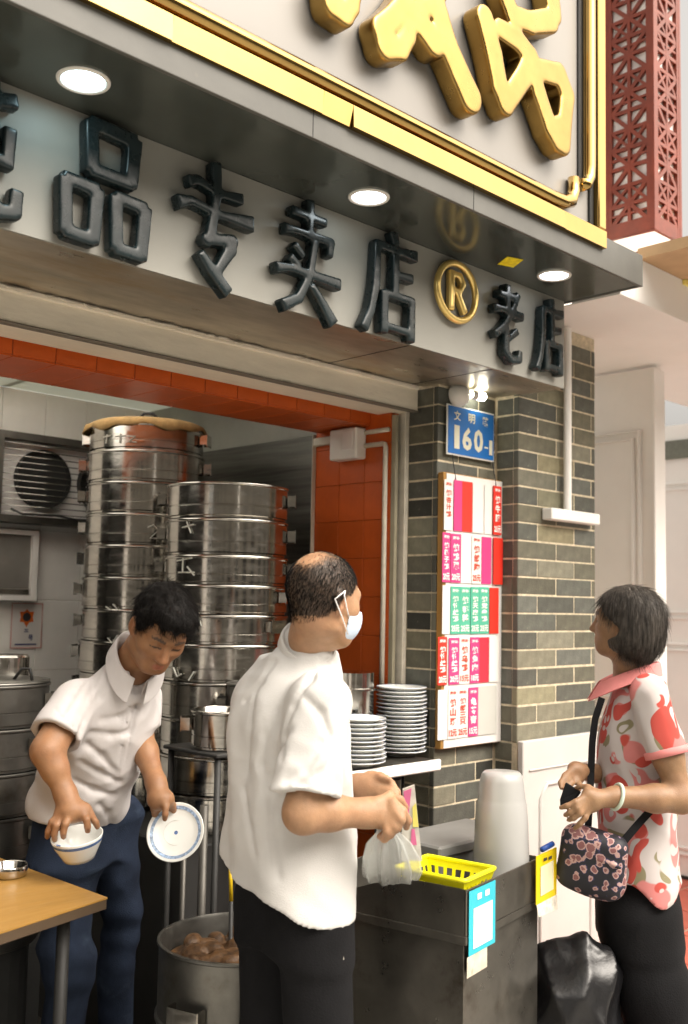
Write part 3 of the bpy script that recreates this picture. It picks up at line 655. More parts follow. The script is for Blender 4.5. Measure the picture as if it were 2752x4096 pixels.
# ================================================================== number plate, bulb, menu board
NP = thing('number_plate', 'blue enamel street number plate reading 160-1 on the brick pilaster', 'sign', (2.945, 2.345, 2.09))
MB().cbox(2.807, 3.085, 2.3405, 2.3455, 2.090, 2.274, .0015).build('rim', m_lampwhite, NP)
MB().box(2.813, 3.079, 2.3385, 2.3400, 2.096, 2.268).build('plate', M('blue_enamel', (.015, .16, .52), rough=.35, var=.08, vscale=12, dirt=(.25, .3, .36), dscale=20, dlo=.68, dhi=.78), NP)
m_cream = M('cream_print', (.80, .78, .62), rough=.5, var=.05)
ux, uz, ny = (1, 0, 0), (0, 0, 1), (0, -1, 0)
for ch, x in zip('文明路', (2.862, 2.945, 3.028)): put_text('lettering', ch, (x, 2.3382, 2.236), ux, uz, ny, .038, .036, m_cream, NP, bold=.02)
for ch, x, w_ in zip('160', (2.860, 2.919, 2.986), (.030, .055, .055)): put_text('lettering', ch, (x, 2.3382, 2.158), ux, uz, ny, w_, .086, m_cream, NP, bold=.035)
MB().box(3.022, 3.044, 2.3368, 2.3376, 2.136, 2.142).build('lettering', m_cream, NP)
put_text('lettering', '1', (3.060, 2.3382, 2.142), ux, uz, ny, .020, .056, m_cream, NP, bold=.035)
BU = thing('wall_bulb', 'small lit bulb in a white round holder above the number plate', 'lamp', (2.89, 2.33, 2.315))
MB().lathe((2.872, 2.352, 2.314), [(.0, -.052), (.020, -.050), (.038, -.032), (.044, -.01), (.044, 0)], 24, axis=(0, 1, 0)).build('holder', m_lampwhite, BU, smooth=True)
MB().lathe((2.905, 2.312, 2.318), [(.016, 0), (.018, .03)], 16, axis=(1, 0, .03)).build('socket', m_lampwhite, BU, smooth=True)
MB().lathe((2.935, 2.312, 2.319), [(.001, -.002), (.014, 0), (.0165, .02), (.0155, .045), (.008, .056), (.0005, .058)], 18, axis=(1, 0, .03)).build('bulb', m_bulb, BU, smooth=True)
# ================================================================== more materials
m_steel = M('stainless_steel', (.56, .54, .50), rough=.16, metal=1., var=.16, vscale=7, rvar=.08, stretch=(1, 1, 3), dirt=(.20, .18, .15), dscale=9, dlo=.66, dhi=.85)
m_steel_d = M('dull_steel', (.17, .165, .15), rough=.38, metal=.9, var=.2, vscale=8, rvar=.1, dirt=(.10, .085, .06), dscale=6, dlo=.56, dhi=.8)
m_counter = M('grimy_counter_steel', (.19, .178, .155), rough=.36, metal=.88, var=.25, vscale=5, rvar=.12, dirt=(.07, .055, .04), dscale=5, dlo=.5, dhi=.75, bump=.06, bscale=20)
m_steel_k = M('dark_pipe_steel', (.10, .095, .085), rough=.5, metal=.7, var=.3)  # dark grey steel of the upright pipe and rod
m_iron = M('black_iron', (.02, .02, .019), rough=.6, var=.3)
m_cloth_tan = M('tan_cloth', (.42, .27, .11), rough=.95, var=.25, vscale=30, bump=.5, bscale=140)
m_china = M('white_china', (.78, .79, .76), rough=.16, var=.03, vscale=9, coat=.3)
m_blue = M('cobalt_print', (.10, .17, .36), rough=.25, var=.35, vscale=70)
m_wood = M('yellow_laminate', (.33, .178, .042), rough=.38, var=.10, vscale=5, stretch=(1, 5, 1), rvar=.08)
m_woodedge = M('dark_table_edge', (.07, .045, .025), rough=.6)
m_yellow = M('yellow_plastic', (.74, .70, .01), rough=.35, var=.05, sss=.0)
m_clear = M('milky_plastic', (.66, .66, .645), rough=.25, var=.03, trans=.45)
m_crate = M('grey_plastic', (.20, .20, .19), rough=.55, var=.12)
m_bagblk = M('black_bin_bag', (.005, .005, .006), rough=.36, var=.2, bump=.5, bscale=26, spec=.6)
m_food = M('stewed_food', (.075, .036, .012), rough=.55, var=.7, vscale=40, bump=1., bscale=70, spec=.4)
m_red = M('red_card', (.70, .03, .015), rough=.5, var=.05); m_mag = M('magenta_card', (.62, .045, .20), rough=.5, var=.06); m_green = M('green_card', (.08, .42, .28), rough=.5, var=.06)
m_crim = M('crimson_card', (.62, .03, .055), rough=.5, var=.05); m_card = M('white_card', (.74, .72, .69), rough=.55, var=.02); m_gcard = M('grey_card', (.52, .52, .48), rough=.5, var=.04)
m_redink = M('red_ink', (.55, .07, .03), rough=.6); m_whiteink = M('white_ink', (.86, .84, .80), rough=.6); m_blackink = M('black_ink', (.03, .03, .035), rough=.6); m_navyink = M('navy_ink', (.04, .05, .16), rough=.6)
m_orangeink = M('orange_ink', (.68, .14, .02), rough=.6); m_wood2 = M('varnished_wood', (.40, .21, .05), rough=.5, var=.2, vscale=9, stretch=(1, 1, .3))
m_cyan = M('cyan_card', (.03, .42, .52), rough=.4, var=.04); m_yel = M('yellow_card', (.78, .56, .01), rough=.4, var=.04)
m_glassd = M('dark_glass', (.22, .21, .19), rough=.12, var=.2, vscale=4, spec=.6)

# ================================================================== menu board on the recessed brick face
MN = thing('menu_board', 'tall wooden menu board of coloured price strips on the brick pilaster', 'menu', (2.95, 2.34, 1.05))
YM = 2.322; kk = 600/1568
MB().cbox(2.777, 3.117, 2.3275, 2.3555, 1.052, 2.022, .003).build('backing_board', m_wood2, MN)
MB().box(2.790, 3.116, YM+.0025, 2.3272, 1.056, 2.018).build('face_sheet', m_card, MN)
def sx(s, y=2300): return float(onY(s/DPX, y/DPX, YM)[0])
def sz(x, y): return float(onY(x/DPX, y/DPX, YM)[2])
rows = [(sz(1778, 1908), sz(1774, 2122)), (sz(1774, 2124), sz(1774, 2332)), (sz(1774, 2337), sz(1751, 2540)), (sz(1751, 2543), sz(1751, 2745)), (sz(1751, 2752), sz(1751, 2965))]
W_, R_, G_, C_, A_, Y_ = m_card, m_red, m_green, m_crim, m_mag, m_gcard
def SX(o, *z): return [o+q*kk for q in z]
menu = [
 (2000, [(1776, 1811, W_, '炖杏汁鸡', m_redink, ''), (1814, 1847, A_, '', None, ''), (1847, 1889, R_, '', None, ''), (1889, 1931, W_, '', None, ''), (1937, 1967, W_, '', None, ''), (1969, 2001, R_, '炖牛腩', m_whiteink, '25元')]),
 (2220, [(1560+545*kk, 1560+628*kk, A_, '炖椰子鸡', m_whiteink, '20元'), (1560+630*kk, 1560+737*kk, A_, '炖鸡翼', m_whiteink, '20元'), (1560+740*kk, 1560+848*kk, W_, '', None, ''), (1560+850*kk, 1560+950*kk, W_, '炖鸽胸', m_redink, '25元'), (1560+955*kk, 1560+1058*kk, A_, '', None, ''), (1560+1070*kk, 1560+1168*kk, R_, '', None, '')]),
 (2440, [(1560+545*kk, 1560+625*kk, W_, '', None, ''), (1560+628*kk, 1560+727*kk, G_, '炖竹丝鸡', m_whiteink, '25元'), (1560+728*kk, 1560+836*kk, G_, '炖鹌鹑', m_whiteink, '25元'), (1560+838*kk, 1560+930*kk, G_, '炖天麻鸡', m_whiteink, '25元'), (1560+931*kk, 1560+1032*kk, G_, '炖党参鸡', m_whiteink, '25元'), (1560+1036*kk, 1560+1132*kk, R_, '', None, '')]),
 (2640, [(1560+498*kk, 1560+595*kk, R_, '炖竹丝鸡', m_whiteink, '20元'), (1560+612*kk, 1560+720*kk, A_, '炖竹丝鸡', m_whiteink, '20元'), (1560+722*kk, 1560+830*kk, W_, '炖乌鸡', m_redink, '15元'), (1560+832*kk, 1560+930*kk, A_, '炖兔肉', m_whiteink, '18元'), (1560+930*kk, 1560+1030*kk, C_, '', None, ''), (1560+1032*kk, 1560+1132*kk, W_, '', None, '')]),
 (2850, [(1560+498*kk, 1560+600*kk, W_, '', None, ''), (1560+602*kk, 1560+700*kk, W_, '炖山斑', m_redink, '12元'), (1560+702*kk, 1560+812*kk, W_, '炖鸽三只', m_redink, '25元'), (1560+815*kk, 1560+915*kk, A_, '龟苓膏', m_whiteink, '15元'), (1560+917*kk, 1560+1112*kk, Y_, '', None, '')])]
for (zt, zb), (yy, strips) in zip(rows, menu):
    for n_, (a, b, mt, body, ink, price) in enumerate(strips):
        x0, x1 = sx(a, yy), sx(b, yy); dy = .0011*(n_ % 2); x1 = min(x1, 3.128); pr = .0 if x1 < 3.1 else .004
        top = zt-.004-random.uniform(0, .004); bot = zb+.003
        s = MB().box(x0+.0008, x1-.0008, YM-.0012-dy-pr, YM+.0008-dy-pr*.4, bot, top).build('menu_strip', mt, MN)
        if not body: continue
        w_ = min((x1-x0)*.62, .034); h0 = top-bot; nch = len(body); y_ = YM-.0013-dy-pr; xc = (x0+x1)/2
        put_text('lettering', '滋补', (xc, y_, top-h0*.085), ux, uz, ny, (x1-x0)*.7, h0*.07, ink, s, bold=.03)
        zz = top-h0*.19; ch_h = h0*.56/nch
        for q in range(nch): put_text('lettering', body[q], (xc, y_, zz-ch_h*(q+.5)), ux, uz, ny, w_, ch_h*.86, ink, s, bold=.035)
        if price: put_text('lettering', price, (xc, y_, bot+h0*.115), ux, uz, ny, (x1-x0)*.82, h0*.15, ink, s, bold=.035)
for x in (2.838, 3.075): MB().tube([(x, 2.34, 2.09), (x, 2.326, 2.02), (x, 2.322, 1.99)], .0022, 6).build('hanging_wire', m_iron, MN)

# ================================================================== kitchen back wall: extractor, hatch, notice
EX = thing('extractor_grille', 'steel framed extractor with thin slats and dark fan openings on the white tile wall', 'extractor', (2.2, 4.1, 1.87))
x0, x1, z0, z1 = 1.93, 2.50, 1.862, 2.245; yf = 4.03
k = MB(); k.box(x0, x1, yf, 4.128, z1-.03, z1); k.box(x0, x1, yf, 4.128, z0, z0+.03); k.box(x0, x0+.03, yf, 4.128, z0+.03, z1-.03); k.box(x1-.03, x1, yf, 4.128, z0+.03, z1-.03); k.build('frame', m_steel_d, EX)
MB().box(x0+.03, x1-.03, 4.112, 4.128, z0+.03, z1-.03).build('back_plate', m_white, EX)
for cx_, r_ in ((2.175, .128), (2.47, .12)):
    k = MB().lathe((cx_, 4.111, 2.062), [(.0005, 0), (r_, 0), (r_, .035)], 40, axis=(0, -1, 0)); k.build('fan_opening', m_iron, EX)
for i in range(12): 
    z = z0+.045+i*.0265; MB().tube([(x0+.03, yf+.008, z), (x1-.03, yf+.008, z)], .0024, 6).build('slat', m_steel, EX, smooth=True)
MB().tube([(2.0, yf-.004, z0+.055), (2.05, yf-.012, z0+.035), (2.2, yf-.012, z0+.040), (2.30, yf-.012, z0+.03), (2.40, yf-.012, z0+.032), (2.44, yf-.008, z0+.06)], .0045, 8).build('wire_handle', m_iron, EX, smooth=True)
MB().tube([(2.35, yf-.006, z0+.09), (2.45, yf-.006, z0+.27)], .006, 6).build('wire_stay', m_iron, EX); MB().tube([(2.45, yf-.01, z0+.09), (2.34, yf-.01, z0+.30)], .006, 6).build('wire_stay', m_iron, EX)
HT = thing('serving_hatch', 'small steel framed glass hatch in the white wall above the notice', 'window', (2.03, 4.12, 1.53))
k = MB(); k.box(1.86, 2.166, 4.085, 4.128, 1.535, 1.556); k.box(1.86, 2.166, 4.085, 4.128, 1.815, 1.835); k.box(2.14, 2.166, 4.085, 4.128, 1.556, 1.815); k.build('frame', m_white, HT)
MB().box(1.86, 2.14, 4.105, 4.12, 1.556, 1.815).build('pane', m_glassd, HT); MB().cbox(1.86, 2.135, 4.09, 4.104, 1.557, 1.585, .003).build('sill_rail', m_steel, HT)
NO = thing('paper_notice', 'paper notice with an orange emblem on the kitchen wall below the hatch', 'notice', (2.15, 4.125, 1.33))
MB().box(2.073, 2.224, 4.1265, 4.128, 1.327, 1.527).build('sheet', m_card, NO)
k = MB(); a, b, c_, d = 2.077, 2.220, 1.331, 1.523; t = .0022
k.box(a, b, 4.1252, 4.1258, d-t, d); k.box(a, b, 4.1252, 4.1258, c_, c_+t); k.box(a, a+t, 4.1252, 4.1258, c_+t, d-t); k.box(b-t, b, 4.1252, 4.1258, c_+t, d-t); k.build('red_border', m_redink, NO)
cx_, cz_ = 2.147, 1.464; P = []
for i, (r_, a_) in enumerate([(.040, 35), (.026, 62), (.034, 90), (.026, 118), (.040, 145), (.028, 180), (.038, 212), (.026, 240), (.044, 270), (.026, 300), (.038, 328), (.028, 360)]): P.append((cx_+r_*math.cos(math.radians(a_)), 4.1254, cz_+r_*math.sin(math.radians(a_))))
mesh('orange_emblem', P, [tuple(range(12))[::-1]], m_orangeink, NO)
mesh('dark_disc', [(cx_+.019*math.cos(t_), 4.1250, cz_+.019*math.sin(t_)) for t_ in np.linspace(0, 2*math.pi, 25)[:-1]], [tuple(range(24))[::-1]], m_blackink, NO)
put_text('lettering', '三', (cx_, 4.1262, 1.406), ux, uz, ny, .022, .014, m_navyink, NO, bold=.05); put_text('lettering', '号', (cx_+.022, 4.1262, 1.376), ux, uz, ny, .022, .025, m_navyink, NO, bold=.03)
MB().box(2.097, 2.197, 4.1250, 4.1256, 1.344, 1.350).build('printed_line', m_navyink, NO)

# ================================================================== steamers
def steamer(c, r, h, lab, name='steamer_tray', rot=0., group='stacked steel steamer trays', mat=None, handles=True):
    """one round steel tray with rolled rims, a groove and two strap handles; c is the centre of its foot"""
    mat = mat or m_steel; x, y, z = c; t = thing(name, lab, 'steamer', (x, y, z), group)
    pr = [(r-.010, .0), (r-.006, .0015), (r-.006, .008), (r, .011), (r, h*.34), (r-.0022, h*.35), (r-.0022, h*.37), (r, h*.38), (r, h-.012), (r+.003, h-.010), (r+.0045, h-.006), (r+.003, h-.002), (r-.002, h-.0005), (r-.004, h-.003), (r-.006, h*.3)]
    MB().lathe(c, pr, 64).build('wall', mat, t, smooth=True, angle=50)
    MB().lathe((x, y, z+h*.25), [(.0005, 0), (r-.005, 0)], 48).build('floor_plate', m_steel_d, t)
    if handles:
        for s in (-1, 1):
            a = math.radians(-44.5+rot)+(0 if s > 0 else math.pi); d = np.array([math.cos(a), math.sin(a), 0]); q = np.array([-d[1], d[0], 0]); p = np.array([x, y, z+h*.62])+d*(r+.001)
            k = MB(); w_ = .036; hh = min(.024, h*.22)
            for e in (-1, 1): k.quadbox([p+q*(e*w_-.002)-[0, 0, hh*.8], p+q*(e*w_+.002)-[0, 0, hh*.8], p+q*(e*w_+.002)+[0, 0, hh*.8], p+q*(e*w_-.002)+[0, 0, hh*.8]], -d, .026)
            k.quadbox([p+d*.026-q*(w_+.002)-[0, 0, hh], p+d*.026+q*(w_+.002)-[0, 0, hh], p+d*.026+q*(w_+.002)+[0, 0, hh], p+d*.026-q*(w_+.002)+[0, 0, hh]], d, -.003)
            k.build('handle', mat, t)
    return t
ORD = ['topmost', 'second', 'third', 'fourth', 'fifth', 'sixth', 'seventh', 'eighth', 'ninth', 'tenth', 'eleventh', 'twelfth', 'thirteenth', 'fourteenth', 'fifteenth', 'sixteenth', 'seventeenth']
c2 = (2.305, 2.948); z = 1.960
for i, h in enumerate((.125, .128, .102, .102, .102, .128, .125, .125, .125, .125)):
    z -= h; steamer((c2[0]+random.uniform(-.004, .004), c2[1]+random.uniform(-.004, .004), z), .219+(.003 if i >= 2 else 0)+(.004 if i >= 5 else 0), h-.0006, f'{ORD[i]} steel steamer tray of the front stack, beside the orange jamb', rot=random.uniform(-9, 9)+(-28 if i in (3, 4) else 0))
zb2 = z
p1 = at(338, 965, 4.12); c1 = (float(p1[0]), float(p1[1])); z = 2.222; zt1 = z
for i, h in enumerate([.105]+[.121]*11):
    z -= h; steamer((c1[0]+random.uniform(-.004, .004), c1[1]+random.uniform(-.004, .004), z), .226+(.003 if i else -.002), h-.0006, f'{ORD[i]} steel steamer tray of the rear stack under the tan cloth' , rot=random.uniform(-8, 8))
zb1 = z
LD = thing('steamer_cover', 'steel lid with a black loop handle on the rear steamer stack', 'lid', (c1[0], c1[1], zt1))
MB().lathe((c1[0], c1[1], zt1), [(.224, .001), (.226, .008), (.20, .022), (.10, .036), (.0005, .040)], 56).build('dome', m_steel, LD, smooth=True)
MB().tube([(c1[0]+RT[0]*s_, c1[1]+RT[1]*s_, zt1+.036+hh) for s_, hh in ((-.035, 0), (-.033, .022), (-.018, .036), (.018, .036), (.033, .022), (.035, 0))], .006, 8).build('handle', m_iron, LD, smooth=True)
k = MB(); n_ = 72
for i in range(n_+1):
    a = 2*math.pi*i/n_; wv = .008*math.sin(5*a+.6)+.005*math.sin(11*a); dr = .022 if math.cos(a-math.radians(140)) > .93 else 0
    for r_, hh in ((.205, .024), (.224, .016), (.2335+dr*.6, .004+wv*.3), (.2345+dr, -.016+wv-dr*.6)): k.v.append((c1[0]+r_*math.cos(a), c1[1]+r_*math.sin(a), zt1+hh))
for i in range(n_):
    for j in range(3): k.f.append((i*4+j, (i+1)*4+j, (i+1)*4+j+1, i*4+j+1))
o = k.build('steaming_cloth', m_cloth_tan, smooth=True); tag(o, 'tan cloth wrapped round the rim of the rear steamer lid', 'cloth'); so = o.modifiers.new('solid', 'SOLIDIFY'); so.thickness = .004
# painted marks on trays: short chalky strokes lying on the steel
m_chalk = M('chalk_mark', (.62, .62, .56), rough=.9, var=.3, vscale=60)
def mark(c, r, z, ang, strokes, name='painted_mark'):
    k = MB()
    for s in strokes:
        pts = [np.array([c[0]+(r+.0012)*math.cos(ang+x/r), c[1]+(r+.0012)*math.sin(ang+x/r), z+y]) for x, y in s]; k.tube(pts, .0026, 5)
    return k
def tray_of(cx, zz):
    best = None
    for o in COL.objects:
        if o.name.startswith('steamer_tray') and o.parent is None and abs(o.location.x-cx) < .02 and o.location.z < zz: best = o if best is None or o.location.z > best.location.z else best
    return best
va = math.radians(-135.5)          # bearing from the stacks back to the camera
for (c_, r_, zz, da, st_) in ((c2, .222, 1.80, -.55, [[(0, .02), (.02, -.02)], [(-.02, 0), (.03, .01)]]), (c2, .223, 1.665, -.6, [[(-.03, .02), (.04, .03)], [(0, .03), (0, -.02)], [(.02, .0), (.05, -.03)], [(-.02, -.02), (.05, -.02)]]), (c2, .223, 1.49, -.45, [[(-.03, -.01), (.03, .02)], [(0, .03), (.01, -.03)], [(.03, .02), (.05, -.025)]]),
                              (c2, .227, 1.30, -.62, [[(-.02, .02), (0, -.01), (.02, 0)], [(.05, -.02), (.07, .01)]]), (c1, .224, 2.155, -.35, [[(-.06, .01), (-.02, .015)], [(-.04, .02), (-.045, -.015)], [(.0, .01), (.04, .012)], [(.02, .02), (.02, -.015)], [(.05, .01), (.08, .01), (.055, -.012), (.085, -.012)]]),
                              (c1, .23, 1.80, .35, [[(-.02, .02), (.0, .03), (.02, .01), (-.01, -.02), (.03, -.02)]]), (c1, .23, 1.52, -.3, [[(-.02, 0), (0, -.01)], [(.01, .01), (.03, -.01)]]), (c1, .23, 1.395, -.2, [[(-.03, .01), (-.01, -.01), (.01, .02)], [(.02, .02), (.03, -.02)], [(.05, .02), (.045, -.02)]])):
    t_ = tray_of(c_[0], zz-.01)
    if t_: mark(c_, r_+.002, zz, va+da, st_).build('painted_mark', m_chalk, t_)
# stove under the stacks
SV = thing('steaming_stove', 'dark iron stove bench carrying the steamer stacks', 'stove', (2.3, 3.2, 0))
MB().cbox(1.98, 2.66, 2.70, 3.75, .006, min(zb2, zb1)-.002, .006).build('body', m_iron, SV)
if zb2 > zb1: MB().lathe((*c2, zb1-.002), [(.20, 0), (.20, zb2-zb1)], 32, capt=True).build('ring', m_iron, SV)
else: MB().lathe((*c1, zb2-.002), [(.20, 0), (.20, zb1-zb2)], 32, capt=True).build('ring', m_iron, SV)
# low stack at the left edge
pL = at(-34, 1552, 3.25); cL = (float(pL[0]), float(pL[1])); z = float(pL[2])
for i in range(6): z -= .132; steamer((cL[0], cL[1], z), .198, .131, f'{ORD[i]} dull steel tray of the low stack at the left picture edge', rot=random.uniform(-20, 20), group='low stack of dull trays', mat=m_steel_d)
LS = thing('low_stack_stand', 'dark iron stand under the low stack of dull trays', 'stand', (cL[0], cL[1], 0)); MB().lathe((*cL, .006), [(.17, 0), (.17, z-.008)], 24, capt=True).build('drum', m_iron, LS)
lid = thing('tray_cover', 'dull lid with wire loop on the low tray stack', 'lid', (cL[0], cL[1], float(pL[2])))
MB().lathe((*cL, float(pL[2])), [(.200, .0005), (.200, .006), (.12, .012), (.0005, .014)], 40).build('disc', m_steel_d, lid, smooth=True)
q = at(62, 1530, 3.20); MB().tube([(q[0]-.03, q[1]+.03, float(pL[2])+.008), (q[0]-.012, q[1]+.012, float(pL[2])+.045), (q[0]+.006, q[1]-.006, float(pL[2])+.045), (q[0]+.012, q[1]-.012, float(pL[2])+.008)], .005, 8).build('loop', m_iron, lid, smooth=True)
q = at(15, 1500, 3.45); o = thing('steel_canister', 'small steel canister lid behind the low tray stack', 'canister', tuple(q)); MB().lathe((q[0], q[1], q[2]-.25), [(.075, 0), (.075, .255), (.068, .262), (.0005, .266)], 32).build('body', m_steel, o, smooth=True, angle=40)
MB().box(q[0]-.12, q[0]+.12, q[1]-.1, q[1]+.12, .006, q[2]-.252).build('plinth', m_iron, o)
# single tray on a wire rack
pr_ = at(512, 1612, 3.22); rk = thing('wire_rack', 'thin steel rack with pale posts behind the front man', 'rack', (float(pr_[0]), float(pr_[1]), 0))
hz = float(pr_[2])-.125
steamer((float(pr_[0]), float(pr_[1]), hz+.002), .102, .118, 'small single steel tray on the wire rack beside the front steamer stack', group='single trays on the rack', mat=m_steel)
steamer((float(pr_[0])+.20, float(pr_[1])+.05, hz+.002), .12, .19, 'taller steel pot on the wire rack, half hidden by the front man', group='single trays on the rack', mat=m_steel_d)
MB().cbox(float(pr_[0])-.11, float(pr_[0])+.36, float(pr_[1])-.11, float(pr_[1])+.17, hz-.012, hz, .003).build('shelf', m_iron, rk)
for dx_, dy_ in ((-.09, -.09), (-.09, .15), (.34, -.09), (.34, .15)): MB().tube([(float(pr_[0])+dx_, float(pr_[1])+dy_, .006), (float(pr_[0])+dx_, float(pr_[1])+dy_, hz-.012)], .010, 8).build('post', m_iron, rk, smooth=True)
q = at(466, 1835, 3.05); o = tag(MB().tube([(q[0], q[1], .006), (q[0], q[1], float(q[2]))], .013, 12).build('steel_pipe', m_steel_k, smooth=True), 'pale upright steel pipe behind the held plate', 'pipe')
q = at(421, 1880, 2.95); o = tag(MB().tube([(q[0], q[1], .006), (q[0], q[1], float(q[2]))], .008, 12).build('thin_rod', m_steel_k, smooth=True), 'thin upright steel rod standing below the held plate', 'rod')
q = at(524, 1920, 2.85); o = thing('gas_hose', 'gas hose with brass valve and yellow tag behind the front man', 'hose', (float(q[0]), float(q[1]), 0))
MB().tube([q+[0, 0, .12], q, q+[.004, 0, -.06]], .006, 8).build('valve', m_steel, o, smooth=True); MB().tube([q+[.004, 0, -.06], q+[.01, .0, -.16]], .0055, 8).build('yellow_tag', M('yellow_hose', (.62, .42, .01), rough=.4), o, smooth=True)
MB().tube([q+[.01, 0, -.16], [q[0]+.02, q[1], .3], [q[0]+.08, q[1]+.1, .012]], .006, 8).build('hose', m_iron, o, smooth=True)

# ================================================================== shelf with plates and pot
SHF = thing('plate_shelf', 'white edged shelf in front of the orange jamb carrying plates', 'shelf', (2.45, 2.4, 1.03))
MB().cbox(2.19, 2.705, 2.281, 2.505, 1.003, 1.031, .003).build('board', m_counter, SHF); MB().cbox(2.188, 2.712, 2.268, 2.2805, .996, 1.033, .004).build('white_edge', m_white, SHF)
for x, y in ((2.50, 2.30), (2.62, 2.36), (2.24, 2.30), (2.24, 2.48), (2.62, 2.48)): MB().tube([(x, y, .002), (x, y, 1.003)], .0055, 8).build('leg', m_iron, SHF, smooth=True)
plate_src = None
def plate_at(c, r, lab, grp):
    global plate_src
    if plate_src is None:
        t = thing('china_plate', lab, 'plate', tuple(c), grp)
        MB().lathe(c, [(.0005, .004), (r*.50, .004), (r*.60, .0065), (r*.97, .0185), (r, .0200), (r*.995, .0222), (r*.96, .0215), (r*.60, .0095), (r*.55, .001), (r*.50, .0), (r*.47, .003), (.0005, .003)][::-1], 48).build('dish', m_china, t, smooth=True)
        pts = [(c[0]+r*.975*math.cos(a), c[1]+r*.975*math.sin(a), c[2]+.0222) for a in np.linspace(0, 2*math.pi, 41)[:-1]]; MB().tube(pts, .0005, 5, closed=True).build('blue_rim', m_blue, t)
        plate_src = t; return t
    t = copy_tree(plate_src, Vector(c)-Vector(plate_src.location)); t['label'] = lab; t['group'] = grp; return t
def onZc(x, y, z): q = onZ(x, y, z); return np.array([q[0], q[1], z])
a1 = onZc(913, 1722, 1.0315); a2 = onZc(816, 1747, 1.0315)
for (c_, n_, who) in ((a1, 17, 'taller stack nearer the menu board'), (a2, 11, 'lower stack nearer the front man')):
    for i in range(n_):
        lab = f'{ORD[n_-1-i]} white china plate, from the top, of the {who}' if 0 < i < n_-1 else (f'lowest white china plate of the {who}' if i == 0 else f'topmost white china plate of the {who}')
        plate_at(c_+[random.uniform(-.003, .003), random.uniform(-.003, .003), i*.0134], .088, lab, 'plates of the '+who)
q = at(800, 1565, 3.50); PO = thing('lidded_pot', 'steel pot with a flat lid behind the plates on the shelf', 'pot', (float(q[0]), float(q[1]), 1.031))
zt = float(q[2])+.05; r_ = .078
MB().lathe((q[0], q[1], 1.032), [(r_*.9, .0), (r_, .01), (r_, zt-1.032-.06), (r_+.012, zt-1.032-.058), (r_+.012, zt-1.032-.052), (r_, zt-1.032-.050), (r_, zt-1.032), (r_-.01, zt-1.030), (.0005, zt-1.028)], 40).build('body', m_steel, PO, smooth=True, angle=45)
MB().cbox(q[0]-.14, q[0]+.13, q[1]-.13, q[1]+.10, .96, 1.030, .003).build('stand_plate', m_iron, PO)

# ================================================================== payment counter
C0 = np.array([2.053, 1.632]); ex = unit(np.array([2.492, 1.711])-C0); ey = np.array([-ex[1], ex[0]]); CW, CDp = .446, .40
def cp(u, v, z): p = C0+ex*u+ey*v; return np.array([p[0], p[1], z])
CT = thing('steel_counter', 'grimy dark steel stand with a tray top beside the front man', 'counter', (*(C0+ex*.2+ey*.2), 0))
def cbx(u0, u1, v0, v1, z0, z1, name, mat, bev=.002):
    k = MB(); v = [cp(u, w_, z) for u in (u0, u1) for w_ in (v0, v1) for z in (z0, z1)]
    k.add(v, [(0, 1, 3, 2), (4, 6, 7, 5), (0, 4, 5, 1), (2, 3, 7, 6), (0, 2, 6, 4), (1, 5, 7, 3)]); return k.build(name, mat, CT, bevel=bev)
cbx(.012, CW-.004, .012, CDp-.01, .004, .716, 'cabinet', m_counter); cbx(0, CW, 0, CDp, .7165, .738, 'ledge', m_counter)
cbx(.002, CW-.002, .001, .006, .7385, .85, 'front_wall', m_counter); cbx(CW-.008, CW-.003, .0065, CDp-.002, .7385, .85, 'end_wall', m_counter); cbx(.012, CW-.009, CDp-.008, CDp-.003, .7385, .85, 'back_wall', m_counter)
k = MB(); P = [(.0065, .7385), (CDp-.002, .7385), (CDp-.002, .775), (.20, .85), (.0065, .85)]
k.prism(P, (*(C0+ex*.002), 0), (ey[0], ey[1], 0), (0, 0, 1), (ex[0], ex[1], 0), .005); k.build('sloped_side_wall', m_counter, CT)
cbx(.0075, CW-.0085, .0068, CDp-.0085, .7386, .745, 'tray_floor', m_steel)
# blue payment card on the counter, torn paper under it
def cq(u0, u1, z0, z1, name, mat, off, par): 
    k = MB(); k.quadbox([cp(u0, -off, z0), cp(u1, -off, z0), cp(u1, -off, z1), cp(u0, -off, z1)], (-ey[0], -ey[1], 0), .0008); return k.build(name, mat, par)
PC = thing('blue_payment_card', 'cyan payment card stuck on the counter corner below the yellow basket', 'card', tuple(cp(.09, 0, .70)))
cq(.008, .150, .690, .846, 'card', m_cyan, .003, PC); cq(.030, .132, .703, .800, 'white_field', m_card, .0042, PC)
for a in (.050, .092): cq(a, a+.022, .818, .832, 'white_mark', m_card, .0044, PC)
cq(.002, .108, .640, .6895, 'torn_paper', M('torn_paper', (.55, .48, .38), rough=.9, var=.3, vscale=20, dirt=(.2, .13, .07), dscale=18), .002, PC)
YC = thing('yellow_payment_card', 'yellow payment card hanging on the far end of the counter', 'card', tuple(cp(.42, 0, .75)))
k = MB(); P = [cp(.375, -.014, .735), cp(.475, -.03, .745), cp(.475, -.03, .875), cp(.375, -.014, .865)]; k.quadbox(P, (-ey[0], -ey[1], 0), .002); k.build('card', m_yel, YC)
k = MB(); P = [cp(.393, -.019, .755), cp(.458, -.0285, .763), cp(.458, -.0285, .842), cp(.393, -.019, .834)]; k.quadbox(P, (-ey[0], -ey[1], 0), .0008); k.build('white_field', M('ivory_field', (.70, .64, .42), rough=.6), YC)
for a in (.405, .43): cqz = MB(); cqz.quadbox([cp(a, -.0215-(a-.393)*.146, .848), cp(a+.016, -.0235-(a-.393)*.146, .849), cp(a+.016, -.0235-(a-.393)*.146, .857), cp(a, -.0215-(a-.393)*.146, .856)], (-ey[0], -ey[1], 0), .0006); cqz.build('dark_mark', m_blackink, YC)
